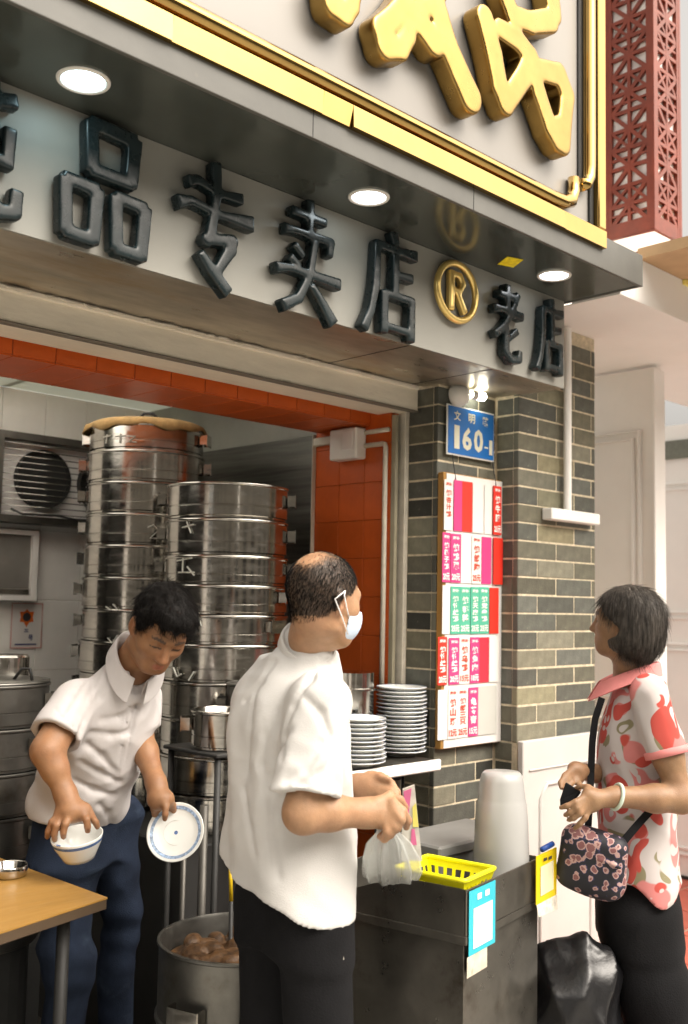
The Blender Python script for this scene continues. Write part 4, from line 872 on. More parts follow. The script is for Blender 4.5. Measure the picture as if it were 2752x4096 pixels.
k = MB(); P = [cp(.388, -.016, .700), cp(.478, -.032, .705), cp(.476, -.031, .7445), cp(.376, -.015, .7345)]; k.quadbox(P, (-ey[0], -ey[1], 0), .0008); k.build('printed_foot', M('printed_foot', (.74, .68, .58), rough=.6, var=.35, vscale=45), YC)
k = MB(); k.tube([cp(.42, -.01, .875), cp(.47, -.02, .884)], .008, 8); k.build('blue_clip', M('blue_clip', (.02, .08, .35), rough=.4), YC, smooth=True)
# yellow basket
def onq(x, y, z): q = onZ(x, y, z); return np.array([q[0], q[1]])
n0 = C0+ex*.012+ey*.012; eb1 = ey*.205; eb2 = ex*.165
YB_ = thing('yellow_basket', 'shallow yellow plastic basket on the counter corner', 'basket', (*(n0+eb1*.5+eb2*.5), .79))
def bp(u, v, z, ins=0.): 
    p = n0+eb1*(u+(ins*(1-2*u)))+eb2*(v+(ins*(1-2*v))); return np.array([p[0], p[1], z])
k = MB(); cs = [(0, 0), (0, 1), (1, 1), (1, 0)]
P = [bp(u, v, .868) for u, v in cs]; k.tube([p_ for i in range(4) for p_ in (P[i]*.93+P[(i-1) % 4]*.07, P[i]*.985+(P[(i-1) % 4]+P[(i+1) % 4])*.0075, P[i]*.93+P[(i+1) % 4]*.07)], .0065, 8, closed=True); k.build('rim', m_yellow, YB_, smooth=True)
for i in range(4):
    a, b = cs[i], cs[(i+1) % 4]
    def wp(s, t, ins=0): u = a[0]+(b[0]-a[0])*s; v = a[1]+(b[1]-a[1])*s; return bp(u, v, .866-t*.062, .09*t+ins)
    for (s0, s1, t0, t1) in ((0, 1, 0, .30), (0, 1, .72, 1)): 
        n_ = np.cross(wp(s1, t0)-wp(s0, t0), wp(s0, t1)-wp(s0, t0)); kb = MB(); kb.quadbox([wp(s0, t0), wp(s1, t0), wp(s1, t1), wp(s0, t1)], -n_, .0022); kb.build('wall_band', m_yellow, YB_)
    for s in (0., .14, .28, .42, .56, .70, .84, .95): 
        n_ = np.cross(wp(s+.05, .3)-wp(s, .3), wp(s, .72)-wp(s, .3)); kb = MB(); kb.quadbox([wp(s, .30), wp(min(1, s+.05), .30), wp(min(1, s+.05), .72), wp(s, .72)], -n_, .0022); kb.build('slot_bar', m_yellow, YB_)
k = MB(); k.quadbox([bp(u, v, .803, .09) for u, v in cs], (0, 0, 1), .003); k.build('base', m_yellow, YB_)
k = MB(); k.quadbox([bp(u, v, .8, .2) for u, v in cs], (0, 0, 1), .054); k.build('packing_inside', m_crate, YB_)
# nested take-away tubs
q = onZ(1160, 1988, .746); q = cp(.365, .088, .746); TB = thing('tub_stack', 'tall stack of milky take-away tubs upside down on the counter', 'tubs', (float(q[0]), float(q[1]), .746))
bx, by = float(q[0]), float(q[1]); zt = 1.085
k = MB(); H_ = zt-.7455; prof = [(.077, 0), (.079, .004), (.078, .012), (.0775, H_*.35), (.0745, H_*.58), (.0705, H_*.74), (.0680, H_*.765), (.0665, H_*.79), (.0610, H_*.93), (.0570, H_*.975), (.0500, H_), (.0005, H_)]
k.lathe((bx, by, .7455), prof, 56); k.build('outer_tub', m_clear, TB, smooth=True, angle=60)
for i in range(2): 
    k = MB(); zz = .752+i*.018; k.lathe((bx, by, zz), [(.0765-.0006*i, 0), (.0780-.0006*i, .002), (.0765-.0006*i, .004)], 56); k.build('tub_rim', m_clear, TB, smooth=True)
# grey crate behind the tubs
q = at(1045, 1905, 3.05); CR = thing('grey_crate', 'grey plastic crate behind the counter against the bricks', 'crate', (float(q[0]), float(q[1]), 0))
zt = float(q[2]); MB().cbox(q[0]-.16, q[0]+.20, q[1]-.06, q[1]+.13, .45, zt, .008).build('body', m_crate, CR); MB().cbox(q[0]-.17, q[0]+.21, q[1]-.07, q[1]+.14, zt-.03, zt+.003, .006).build('rim', m_crate, CR)
MB().box(q[0]-.15, q[0]+.19, q[1]-.05, q[1]+.12, .004, .449).build('stool', m_iron, CR)

# ================================================================== front table with a small steel dish
TZ = .83; t0 = onZ(245, 2045, TZ); t1 = onZ(0, 1955, TZ); t2 = onZ(0, 2125, TZ)
e1 = unit((t1-t0)[:2]); e2 = np.array([-e1[1], e1[0]]); 
if e2@((t2-t0)[:2]) < 0: e2 = -e2
e2 = unit((t2-t0)[:2])
def tp(u, v, z): p = t0[:2]+e1*u+e2*v; return np.array([p[0], p[1], z])
TA = thing('laminate_table', 'yellow laminate table whose corner enters at the lower left', 'table', tuple(tp(.3, .3, 0)))
k = MB(); k.quadbox([tp(0, 0, TZ), tp(.75, 0, TZ), tp(.75, .8, TZ), tp(0, .8, TZ)], (0, 0, 1), .004); k.build('laminate', m_wood, TA)
k = MB(); k.quadbox([tp(.001, .001, TZ-.0042), tp(.749, .001, TZ-.0042), tp(.749, .799, TZ-.0042), tp(.001, .799, TZ-.0042)], (0, 0, 1), .024); k.build('edge_board', m_woodedge, TA, bevel=.002)
for u, v in ((.08, .08), (.67, .08), (.67, .72), (.08, .72)): MB().tube([tp(u, v, 0.002), tp(u, v, TZ-.0285)], .016, 10).build('leg', m_iron, TA, smooth=True)
q = onZ(20, 1997, TZ); DI = thing('steel_dish', 'small round steel dish on the yellow table', 'dish', (float(q[0]), float(q[1]), TZ))
MB().lathe((q[0], q[1], TZ), [(.0005, .004), (.036, .004), (.042, .008), (.044, .028), (.046, .030), (.0475, .028), (.046, .006), (.040, .0005)], 40).build('body', m_steel, DI, smooth=True)

# ================================================================== stew pot on the ground
q = at(548, 2135, 2.75); SPt = thing('stew_pot', 'wide steel pot full of brown stew beside the front man', 'pot', (float(q[0]), float(q[1]), .004)); pz = float(q[2]); R_p = .215
MB().lathe((q[0], q[1], .004), [(R_p*.98, 0), (R_p, .01), (R_p, pz-.20), (R_p+.006, pz-.197), (R_p+.006, pz-.188), (R_p, pz-.185), (R_p, pz-.012), (R_p+.006, pz-.008), (R_p+.005, pz-.002), (R_p-.003, pz-.001), (R_p-.006, pz-.01), (R_p-.006, pz-.13)], 64).build('wall', m_steel_d, SPt, smooth=True, angle=45)
d = unit(np.array([-math.cos(math.radians(44.5))*.55-math.sin(math.radians(44.5)), math.sin(math.radians(44.5))*.55-math.cos(math.radians(44.5)), 0])); p_ = np.array([q[0], q[1], pz-.14])+d*(R_p+.001); qv = np.array([-d[1], d[0], 0])
k = MB(); k.quadbox([p_+d*.03-qv*.045-[0, 0, .03], p_+d*.03+qv*.045-[0, 0, .03], p_+d*.03+qv*.045+[0, 0, .03], p_+d*.03-qv*.045+[0, 0, .03]], d, -.003)
for s in (-1, 1): k.quadbox([p_+qv*(s*.045-.003)-[0, 0, .03], p_+qv*(s*.045+.003)-[0, 0, .03], p_+qv*(s*.045+.003)+[0, 0, .03], p_+qv*(s*.045-.003)+[0, 0, .03]], -d, .03)
k.build('handle', m_steel, SPt)
pz += .045; V = Vol((q[0]-.22, q[1]-.22, pz-.16), (q[0]+.22, q[1]+.22, pz-.03), .007)
for i in range(46):
    a = random.uniform(0, 2*math.pi); rr = .165*math.sqrt(random.random()); ax = np.array([[math.cos(a), math.sin(a), 0], [-math.sin(a), math.cos(a), 0], [0, 0, 1.]])
    V.op(ell((q[0]+rr*math.cos(a*3.1), q[1]+rr*math.sin(a*3.1), pz-.095+random.uniform(-.012, .014)), ax, (random.uniform(.026, .042), random.uniform(.02, .03), random.uniform(.014, .024))), .006)
V.op((lambda x, y, z: np.maximum(np.hypot(x-q[0], y-q[1])-(R_p-.008), np.abs(z-(pz-.125))-.022), np.array([q[0]-R_p, q[1]-R_p, pz-.15]), np.array([q[0]+R_p, q[1]+R_p, pz-.1])), .01)
o = net_obj('stew', V, m_food, SPt)

# ================================================================== bin bag on the floor by the counter
q = at(1300, 2240, 2.95); V = Vol((q[0]-.26, q[1]-.26, 0), (q[0]+.30, q[1]+.26, float(q[2])+.32), .008); zc = float(q[2])
I3 = np.eye(3); V.op(ell((q[0], q[1], zc*.5), I3, (.17, .17, zc*.55+.05))); V.op(ell((q[0]+.02, q[1]-.02, zc+.02), I3, (.12, .12, .10)), .08); V.op(cap((q[0]+.0, q[1], zc+.08), at(1318, 2160, 2.95), .06, .035), .05); V.op(cap(at(1318, 2158, 2.95), at(1362, 2166, 2.92), .018, .012), .02)
V.warp(lambda x, y, z: .022*np.abs(np.sin(14*x+7*z+1.2*np.sin(11*y)))+.016*np.abs(np.sin(17*y-12*z+1.5*np.sin(9*x)))+.010*np.abs(np.sin(33*x-21*z+2*np.sin(9*y)))-.022)
V.cut(lambda x, y, z: .003-z+0*x+0*y)
o = net_obj('bin_bag', V, m_bagblk); tag(o, 'knotted black bin bag on the floor between counter and woman', 'bag')
# ================================================================== people
B_ = -FW
def bas(yaw, pitch=0., roll=0., R=None, U=None, Bk=None):
    """head or body frame from the print: yaw turns from facing the lens to print right, pitch tips the face down, roll leans the crown to print right"""
    R = RT if R is None else R; U = UP if U is None else U; Bk = B_ if Bk is None else Bk
    y, p, r = (math.radians(v) for v in (yaw, pitch, roll))
    f = math.cos(y)*Bk+math.sin(y)*R; l = np.cross(U, f); f2 = math.cos(p)*f-math.sin(p)*U; u2 = math.cos(p)*U+math.sin(p)*f
    l3 = math.cos(r)*l-math.sin(r)*u2; u3 = math.cos(r)*u2+math.sin(r)*l
    return l3, f2, u3
ZU = np.array([0, 0, 1.]); RH = unit([RT[0], RT[1], 0]); BH = unit([B_[0], B_[1], 0])
SKIN = M('skin', (.5, .3, .2), rough=.46, var=.13, vscale=38, bump=.28, bscale=330, rvar=.08, attr='Col', sss=.2, spec=.4)
def hsh(P, s): q = np.sin(P@np.array([127.1, 311.7, 74.7])*s)*43758.5453; return q-np.floor(q)
def nz(P, s, seed=0):
    """cheap smooth noise of points"""
    r = np.random.default_rng(seed); o_ = 0
    for k in range(6): d = unit(r.normal(size=3)); o_ = o_+np.sin((P@d)*s*r.uniform(.6, 1.6)+r.uniform(0, 6.3)+1.3*np.sin((P@unit(r.normal(size=3)))*s*.7+r.uniform(0, 6)))
    return o_/6
def head_prims(V, c, l, f, u, s=1., female=False):
    def P(a, b, d): return c+s*(l*a+f*b+u*d)
    ax = np.array([l, f, u]); E = lambda a, b, d, r: ell(P(a, b, d), ax, np.array(r)*s)
    V.op(E(0, -.012, .030, (.0765, .0965, .090)), .0); V.op(E(0, .022, -.035, (.061, .070, .078)), .04)
    V.op(E(0, .055, -.092, (.028, .026, .020)), .03)                                       # chin
    for e in (-1, 1):
        V.op(E(e*.040, .046, -.024, (.024, .024, .022)), .025); V.op(cap(P(e*.052, .0, -.070), P(e*.020, .052, -.096), .016*s, .014*s), .03)   # cheek, jaw
        V.op(cap(P(e*.014, .086, .020), P(e*.044, .070, .018), .010*s, .009*s), .016)      # brow
        V.op(E(e*.032, .098, .000, (.019, .020, .010)), .014, 'sub'); V.op(E(e*.032, .071, -.001, (.016, .014, .012)), .005)  # socket and lid
        V.op(E(e*.0775, -.010, -.010, (.008, .019, .031)), .010); V.op(E(e*.0835, -.017, -.006, (.007, .015, .026)), .004); V.op(E(e*.088, -.008, -.006, (.006, .008, .013)), .004, 'sub')
        V.op(E(e*.012, .092, -.040, (.009, .010, .007)), .006)
    V.op(cap(P(0, .082, .010), P(0, .104, -.034), .0075*s, .0115*s), .012); V.op(E(0, .103, -.036, (.012, .011, .010)), .006)
    V.op(E(0, .083, -.064, (.022, .012, .0065)), .006); V.op(E(0, .081, -.076, (.020, .012, .0070)), .006); V.op(cap(P(-.022, .092, -.0700), P(.022, .092, -.0700), .0022*s), .002, 'sub')
def head_col(V, c, l, f, u, s, skin, lip, brow=(.03, .022, .018), stub=0.):
    q = (V-c)/s; a, b, d = q@l, q@f, q@u; C = np.tile(np.array(skin), (len(V), 1)).astype(float)
    inh = (np.abs(a) < .1) & (np.abs(b) < .13) & (d > -.12) & (d < .15)
    def mixc(m, col): 
        nonlocal C; m = np.clip(m, 0, 1)[:, None]*inh[:, None]; C = C*(1-m)+np.array(col)*m
    mixc(np.exp(-((a/.030)**2+((d+.03)/.035)**2))*.25*(b > .03), (skin[0]*1.05, skin[1]*.72, skin[2]*.68))
    mixc((np.exp(-((a/.019)**4+((d+.070)/.0095)**4)) > .42)*(b > .07)*.6, lip)
    for e in (-1, 1):
        mixc((((a-e*.033)/.021)**2+((d-.0215-.003*np.cos((a-e*.033)*60))/.0052)**2 < 1)*(b > .05)*.85, brow)
        mixc((((a-e*.032)/.017)**2+((d+.0050)/.0030)**2 < 1)*(b > .05)*.9, (.02, .014, .012))
        mixc(np.exp(-(((a-e*.0775)/.02)**2+((b+.012)/.022)**2+((d+.008)/.033)**2))*.3, (skin[0], skin[1]*.62, skin[2]*.55))
    C = C*(1+.10*nz(V, 55, 8)[:, None]*np.array([.5, 1., 1.])+.06*nz(V, 170, 9)[:, None])
    if stub: mixc((b > .03)*(d < -.045)*(np.abs(d+.07) > .014)*stub*(.5+.5*hsh(V, 1.)), (skin[0]*.5, skin[1]*.45, skin[2]*.42))
    return C
def fingers(V, chains, r0=.0090, r1=.0070, k=.005):
    for ch in chains:
        n = len(ch)-1
        for i in range(n): V.op(cap(ch[i], ch[i+1], r0+(r1-r0)*i/n, r0+(r1-r0)*(i+1)/n), k if i else .010)
def limb(V, pts, rs, k=.02):
    for i in range(len(pts)-1): V.op(cap(pts[i], pts[i+1], rs[i], rs[i+1]), k)
def collar(name, c, l, f, u, rl, rf, mat, parent, h=.04, drop=.06, gap=25, out=.022, n=40, lift=.0):
    """folded collar: a stand round the neck with a leaf turned down outside it, open in front"""
    v = []; g = math.radians(gap)
    for i in range(n+1):
        t = g+(2*math.pi-2*g)*i/n; fr = (1+math.cos(t))/2; r = 1+.10*fr
        base = c+l*math.sin(t)*rl*r+f*math.cos(t)*rf*r-u*drop*fr**1.6; o_ = unit(l*math.sin(t)/rl+f*math.cos(t)/rf)
        ll = h*(1+.55*fr**3)
        for d_, e in ((-.006, -.012), (-.003, h*.75), (.003, h*.95+lift), (.010, h*.90), (out, h*.90-ll*.9), (out+.001, h*.9-ll*.9-.002)): v.append(base+o_*d_+u*e)
    k = MB(); m = 6
    k.v = [tuple(p) for p in v]; k.f = [(i*m+j, (i+1)*m+j, (i+1)*m+j+1, i*m+j+1) for i in range(n) for j in range(m-1)]
    o = k.build(name, mat, parent, smooth=True); so = o.modifiers.new('solid', 'SOLIDIFY'); so.thickness = .003; sb_ = o.modifiers.new('sub', 'SUBSURF'); sb_.levels = 1; sb_.render_levels = 2
    return o
m_shirt = M('white_cotton', (.53, .505, .50), rough=.9, var=.03, vscale=12, bump=.35, bscale=420, spec=.2)
m_shirt2 = M('white_cotton_bright', (.58, .57, .555), rough=.9, var=.03, vscale=12, bump=.35, bscale=420, spec=.2)
m_jeans = M('blue_denim', (.017, .025, .045), rough=.9, var=.35, vscale=9, bump=.5, bscale=300, spec=.15, dirt=(.045, .065, .095), dscale=7, dlo=.55, dhi=.8)
m_trous = M('black_trousers', (.008, .008, .009), rough=.85, var=.3, vscale=8, bump=.3, bscale=200, spec=.15)
m_hairb = M('black_hair', (.006, .005, .0045), rough=.6, var=.4, vscale=60, bump=.9, bscale=260, spec=.18, stretch=(1, 1, 1))
m_hairg = M('greying_hair', (.048, .041, .035), rough=.5, var=.8, vscale=90, bump=.9, bscale=170, spec=.25, stretch=(1, 1, .10), dirt=(.13, .115, .10), dscale=110, dlo=.56, dhi=.72)
m_shoe = M('grey_sneaker', (.13, .125, .11), rough=.8, var=.2)
m_mask = M('surgical_mask', (.55, .66, .80), rough=.8, var=.03); m_strap = M('white_elastic', (.82, .80, .80), rough=.8)
def folds(amp, s, seed, k=5, zs=.45):
    """cloth creases: sharp valleys between soft rolls, wandering"""
    r = np.random.default_rng(seed); D = [(unit(r.normal(size=3)*np.array([1, 1, zs])), r.uniform(.6, 1.6), r.uniform(0, 6.3), unit(r.normal(size=3)), r.uniform(0, 6.3), unit(r.normal(size=3)), r.uniform(0, 6.3)) for _ in range(k)]
    def fn(x, y, z):
        o_ = 0
        for d, q, p, e, p2, g, p3 in D:
            env = .5+.5*np.sin(s*.33*(x*g[0]+y*g[1]+z*g[2])+p3); o_ = o_+env*(1-1.6*np.abs(np.sin(.5*s*q*(x*d[0]+y*d[1]+z*d[2])+p+1.5*np.sin(s*.4*(x*e[0]+y*e[1]+z*e[2])+p2))))
        return -amp*o_/1.6
    return fn

def hairs(name, o, count, sel, flow, L, lift, r, mat, parent, seed=1, seg=4, jit=.22):
    """single hairs rooted on the surface of o where sel says, combed along flow"""
    n = len(o.data.vertices); P = np.empty(n*3, np.float32); o.data.vertices.foreach_get('co', P); P = P.reshape(-1, 3).astype(float)
    Nn = np.empty(n*3, np.float32); o.data.vertex_normals.foreach_get('vector', Nn); Nn = Nn.reshape(-1, 3).astype(float)
    g = np.random.default_rng(seed); w_ = np.clip(sel(P), 0, None); idx = g.choice(n, count, p=w_/w_.sum()); P = P[idx]+g.normal(size=(count, 3))*.0012; Nn = Nn[idx]; Fd = flow(P)
    Fd = Fd-Nn*(Fd*Nn).sum(1, keepdims=True); Fd /= np.linalg.norm(Fd, axis=1, keepdims=True)+1e-6; Fd += g.normal(size=(count, 3))*jit; LL = L*g.uniform(.55, 1.25, (count, 1)); Sd = np.cross(Fd, Nn); Sd /= np.linalg.norm(Sd, axis=1, keepdims=True)+1e-6
    rows = []
    for k in range(seg+1):
        t = k/seg; c_ = P+Fd*LL*t+Nn*(lift*np.sin(t*2.2)*LL-.001); rr = r*(1-.75*t)
        rows += [c_+Sd*rr, c_-Sd*rr*.5+Nn*rr, c_-Sd*rr*.5-Nn*rr]
    Vv = np.stack(rows, 1).reshape(-1, 3); b = np.arange(count)[:, None]*(3*(seg+1)); F = []
    for k in range(seg):
        for j in range(3): F.append(np.concatenate([b+3*k+j, b+3*k+(j+1) % 3, b+3*k+3+(j+1) % 3, b+3*k+3+j], 1))
    F = np.concatenate(F); me = bpy.data.meshes.new(name); me.vertices.add(len(Vv)); me.vertices.foreach_set('co', Vv.astype(np.float32).ravel()); me.loops.add(F.size); me.loops.foreach_set('vertex_index', F.ravel().astype(np.int32)); me.polygons.add(len(F)); me.polygons.foreach_set('loop_start', np.arange(0, F.size, 4, dtype=np.int32))
    me.polygons.foreach_set('use_smooth', np.ones(len(F), bool)); me.update(calc_edges=True); me.materials.append(mat); q = bpy.data.objects.new(name, me); COL.objects.link(q); attach(q, parent); q['kind'] = 'stuff'; return q

# ------------------------------------------------------------------ the front man, back turned, handing over a bag
P2 = thing('person', 'balding man in a loose white shirt and black trousers, back turned, holding a plastic bag', 'person', (float(at(670, 1700, 2.38)[0]), float(at(670, 1700, 2.38)[1]), .002))
hl, hf, hu = bas(128, 8, 3); hc = at(739, 1366, 2.35); hs = .90
bl = unit(np.cross(ZU, math.cos(math.radians(125))*BH+math.sin(math.radians(125))*RH)); bf = np.cross(bl, ZU); tc_ = at(655, 1700, 2.40)
V = Vol(np.min([at(500, 1240, 2.5), at(940, 2080, 2.6), at(500, 2080, 2.1), at(940, 1240, 2.1)], 0)-.05, np.max([at(500, 1240, 2.6), at(940, 2080, 2.6), at(940, 1240, 2.0), at(560, 1240, 2.6)], 0)+.05, .0042)
head_prims(V, hc, hl, hf, hu, hs)
nA = hc-hu*.05-hf*.024; nB = tc_+ZU*.195+bf*.036; V.op(cap(nA, nB, .047, .052), .035)
V.op(loft(tc_, ZU, bl, bf, [(-.24, 0, .02, .13, .10), (-.1, 0, .02, .13, .10), (.05, 0, .0, .14, .09), (.12, 0, -.01, .12, .07), (.17, 0, .01, .05, .05)]), .03)
rs, re, rw = at(738, 1600, 2.24), at(692, 1852, 2.17), at(832, 1853, 2.25); ls, le, lw_ = at(592, 1600, 2.55), at(690, 1815, 2.58), at(815, 1795, 2.43)
limb(V, [rs, re], [.044, .042], .03); limb(V, [re, (re*.6+rw*.4)+[0, 0, .002], rw], [.043, .0385, .029], .02); limb(V, [ls, le], [.043, .042], .03); limb(V, [le, le*.5+lw_*.5, lw_], [.042, .038, .029], .02)
# right hand: back of the hand, fingers closed round the bag's neck
pm = at(872, 1852, 2.265); V.op(ell(pm, np.array(bas(90)), (.020, .046, .032)), .02); V.op(cap(rw, pm, .029, .030), .02)
fingers(V, [[at(895, 1828, 2.25), at(918, 1848, 2.24), at(930, 1870, 2.25), at(926, 1886, 2.27)], [at(898, 1845, 2.24), at(915, 1868, 2.225), at(905, 1888, 2.235), at(890, 1890, 2.25)],
            [at(890, 1862, 2.24), at(901, 1884, 2.225), at(890, 1902, 2.235), at(876, 1900, 2.25)], [at(878, 1872, 2.24), at(884, 1896, 2.225), at(876, 1912, 2.235), at(866, 1906, 2.25)], [at(860, 1828, 2.25), at(888, 1812, 2.27), at(912, 1822, 2.285), at(924, 1840, 2.29)]], .0105, .0080)
# left hand reaching in from behind
pl = at(850, 1792, 2.40); V.op(ell(pl, np.array(bas(95)), (.019, .044, .030)), .02); V.op(cap(lw_, pl, .029, .030), .02)
fingers(V, [[at(872, 1778, 2.39), at(892, 1786, 2.375), at(905, 1806, 2.36), at(903, 1822, 2.35)], [at(868, 1794, 2.38), at(890, 1806, 2.36), at(900, 1824, 2.345), at(892, 1834, 2.34)], [at(862, 1806, 2.38), at(880, 1822, 2.36), at(888, 1836, 2.345)], [at(842, 1770, 2.40), at(866, 1768, 2.38), at(886, 1776, 2.37)]], .0100, .0078)
sk2 = (.36, .205, .115)
def col2(Vv):
    C = head_col(Vv, hc, hl, hf, hu, hs, sk2, (.45, .2, .15)); q = (Vv-hc)/hs; a, b, d = q@hl, q@hf, q@hu
    hairy = (d > -.048-.25*np.maximum(b, -.06)*0) & (d > np.interp(b, [-.12, -.07, -.03, .0, .03, .06, .1], [-.060, -.062, -.040, .006, .012, .045, .075])) & (np.abs(a) < .1) & (d < .14)
    bald = np.exp(-(((b+.062)/.044)**2+((d-.094)/.034)**2+((a+.004)/.050)**2)*1.1); dens = np.clip(1.06-1.35*bald-.30*np.clip((d-.09)/.03, 0, 1), 0, 1)
    n = nz(Vv, 150, 3)*.22+nz(Vv, 420, 5)*.18+(hsh(Vv, 3.)-.5)*.25; m = np.clip((dens+n-.30)*2.2, 0, .94)*hairy
    edge = np.clip(1-np.abs(d-np.interp(b, [-.12, -.07, -.03, 0], [-.060, -.062, -.040, .006]))/.02, 0, 1)*(b < .01); m = m*(1-.5*edge*(hsh(Vv, 7.) > .4))
    m = m*.93
    return C*(1-m[:, None])+np.array((.020, .016, .012))*m[:, None]
body2 = net_obj('body', V, SKIN, P2, 1, col2)
def sel2(P):
    q = (P-hc)/hs; a, b, d = q@hl, q@hf, q@hu; low = np.interp(b, [-.12, -.07, -.03, .0, .03, .06, .1], [-.060, -.062, -.040, .006, .012, .045, .075])
    ok = (d > low) & (np.abs(a) < .1) & (d < .14) & (np.abs(b) < .13); bald = np.exp(-(((b+.062)/.044)**2+((d-.094)/.034)**2+((a+.004)/.050)**2)*1.1)
    return ok*np.clip(1.02-1.25*bald-.35*np.clip((d-.09)/.03, 0, 1), .02, 1)*np.clip((d-low)/.015, .15, 1)
hairs('hair', body2, 13000, sel2, lambda P: np.tile(-hu-hf*.35, (len(P), 1)), .009, .16, .00045, m_hairb, P2, 2, 3, .12)
# shirt
S = Vol(np.min([at(490, 1420, 2.7), at(840, 2120, 2.7), at(490, 2120, 2.05), at(840, 1420, 2.05)], 0)-.06, np.max([at(490, 1420, 2.75), at(840, 1420, 2.75), at(840, 1420, 2.05), at(490, 2120, 2.75)], 0)+.06, .0055)
S.op(loft(tc_, ZU, bl, bf, [(-.40, .0, .010, .166, .126), (-.22, .0, .014, .170, .138), (-.05, 0, .008, .172, .132), (.06, 0, .0, .172, .122), (.13, 0, .0, .156, .106), (.18, 0, .012, .120, .090), (.205, 0.0, .022, .085, .075)], 2.3))
SL = []
for (sh, el, t_, r0, r1) in ((rs, re, .84, .068, .077), (ls, le, .80, .064, .070)):
    e_ = sh+(el-sh)*t_; ax = unit(el-sh); S.op(sleeve(sh, e_, r0, r1), .045); SL.append((e_-ax*.02, e_+ax*.12, r1-.027))
S.op(cap(nB-ZU*.03, nA+(nB-nA)*.60, .084, .0585), .05); S.warp(folds(.0048, 26, 11)); S.warp(folds(.0022, 70, 12)); S.warp(lambda x, y, z: .0065*np.sin(30*((x-tc_[0])*bl[0]+(y-tc_[1])*bl[1])+5*np.sin(3.1*z))*np.clip((tc_[2]+.12-z)*2.6, 0, 1)+.004*np.sin(52*((x-tc_[0])*bl[0]+(y-tc_[1])*bl[1])-9*z))
hA, hB = at(534, 1948, 2.45), at(806, 2068, 2.30); rr = unit((hB-hA)*np.array([1, 1, 0])); L_ = float((hB-hA)@rr)
def hem2(x, y, z): s = np.clip(((x-hA[0])*rr[0]+(y-hA[1])*rr[1])/L_, -.3, 1.3); return hA[2]+(hB[2]-hA[2])*np.sin(np.clip(s, 0, 1)*math.pi/2)-.035*np.clip((s-.7)/.3, 0, 1)-.008*np.sin(s*9)-z
S.cut(hem2)
def c6(x, y): return ((800+x*1.2)/DPX, (2080+y*1.2)/DPX)
for ln, r_ in (([(430, 470), (370, 530), (310, 620), (275, 720), (268, 800)], .005), ([(255, 640), (215, 720), (205, 820), (235, 940)], .007), ([(300, 700), (262, 760), (240, 860), (262, 960)], .006), ([(190, 560), (168, 680), (160, 840)], .006), ([(238, 940), (245, 1060), (262, 1190)], .007), ([(150, 900), (165, 1030), (180, 1120)], .006),
               ([(290, 870), (350, 830), (410, 740)], .005), ([(330, 880), (400, 850), (450, 790)], .004), ([(350, 590), (400, 640), (430, 720)], .004), ([(250, 470), (200, 540), (150, 600)], .004)):
    S.crease([c6(*p) for p in ln], r_*.4, .018)
for ln in ([(292, 890), (340, 886), (400, 878), (450, 872)], [(170, 470), (250, 440), (330, 430), (400, 450)]): S.crease([c6(*p) for p in ln], .0012, .006)
for q0, q1, rr_ in SL: S.op(cap(q0, q1, rr_), 0, 'sub')
net_obj('shirt', S, m_shirt2, P2, 1)
nU = unit(nA-nB); nF = unit(bf-nU*(bf@nU)); collar('shirt_collar', nA+(nB-nA)*.66, np.cross(nU, nF)*-1 if np.cross(nU, nF)@bl < 0 else np.cross(nU, nF), nF, nU, .0555, .0565, m_shirt2, P2, h=.036, drop=.018, gap=14, out=.011)
# trousers
T = Vol(np.min([at(490, 1900, 2.7), at(860, 1900, 2.0), at(860, 1900, 2.7), at(490, 1900, 2.0)], 0)*np.array([1, 1, 0])-[.1, .1, 0], np.max([at(490, 1900, 2.75), at(860, 1900, 2.75), at(860, 1900, 2.0)], 0)*np.array([1, 1, 0])+[.1, .1, 1.12], .009)
hp = at(668, 2010, 2.40); T.op(loft(hp, ZU, bl, bf, [(-.14, 0, 0, .150, .105), (0, 0, .0, .136, .100), (.10, 0, .0, .112, .085)]))
for e, kx in ((-1, .02), (1, -.01)):
    h0 = hp+bl*e*.088-ZU*.06; kn = np.array([h0[0]+bl[0]*e*.015+bf[0]*.02, h0[1]+bl[1]*e*.015+bf[1]*.02, .47]); an = np.array([kn[0]-bf[0]*.02, kn[1]-bf[1]*.02, .055]); limb(T, [h0, kn, an], [.086, .075, .068], .05)
    T.op(cap(an-ZU*.02+bf*.02, an-ZU*.025+bf*.12, .036, .030), .02)
T.warp(folds(.004, 18, 5)); T.cut(lambda x, y, z: .004-z+0*x+0*y); net_obj('trousers', T, m_trous, P2, 1)
# mask and its loops
K = Vol(hc-.16, hc+.16, .004); ax3 = np.array([hl, hf, hu]); K.op(ell(hc+hs*(hf*.030-hu*.045), ax3, np.array((.070, .082, .074))*hs)); K.op(ell(hc+hs*(hf*.022-hu*.040), ax3, np.array((.063, .074, .080))*hs), 0, 'sub')
K.cut(lambda x, y, z: (-((x-hc[0])*hf[0]+(y-hc[1])*hf[1]+(z-hc[2])*hf[2])+.026)); K.cut(lambda x, y, z: ((x-hc[0])*hu[0]+(y-hc[1])*hu[1]+(z-hc[2])*hu[2])+.020); K.cut(lambda x, y, z: -((x-hc[0])*hu[0]+(y-hc[1])*hu[1]+(z-hc[2])*hu[2])-.112)
net_obj('face_mask', K, m_mask, P2, 1)
for (b0, d0, b1, d1) in ((-.012, .022, .034, -.045), (-.040, -.002, .034, -.085)):
    MB().tube([hc+hs*(-hl*.088-hf*.004+hu*.022), hc+hs*(-hl*(.096)+hf*b0+hu*d0*.5), hc+hs*(-hl*.082+hf*(b0+b1)*.5+hu*(d1*.5)), hc+hs*(-hl*.066+hf*b1+hu*d1)], .0015, 6).build('mask_loop', m_strap, P2, smooth=True)
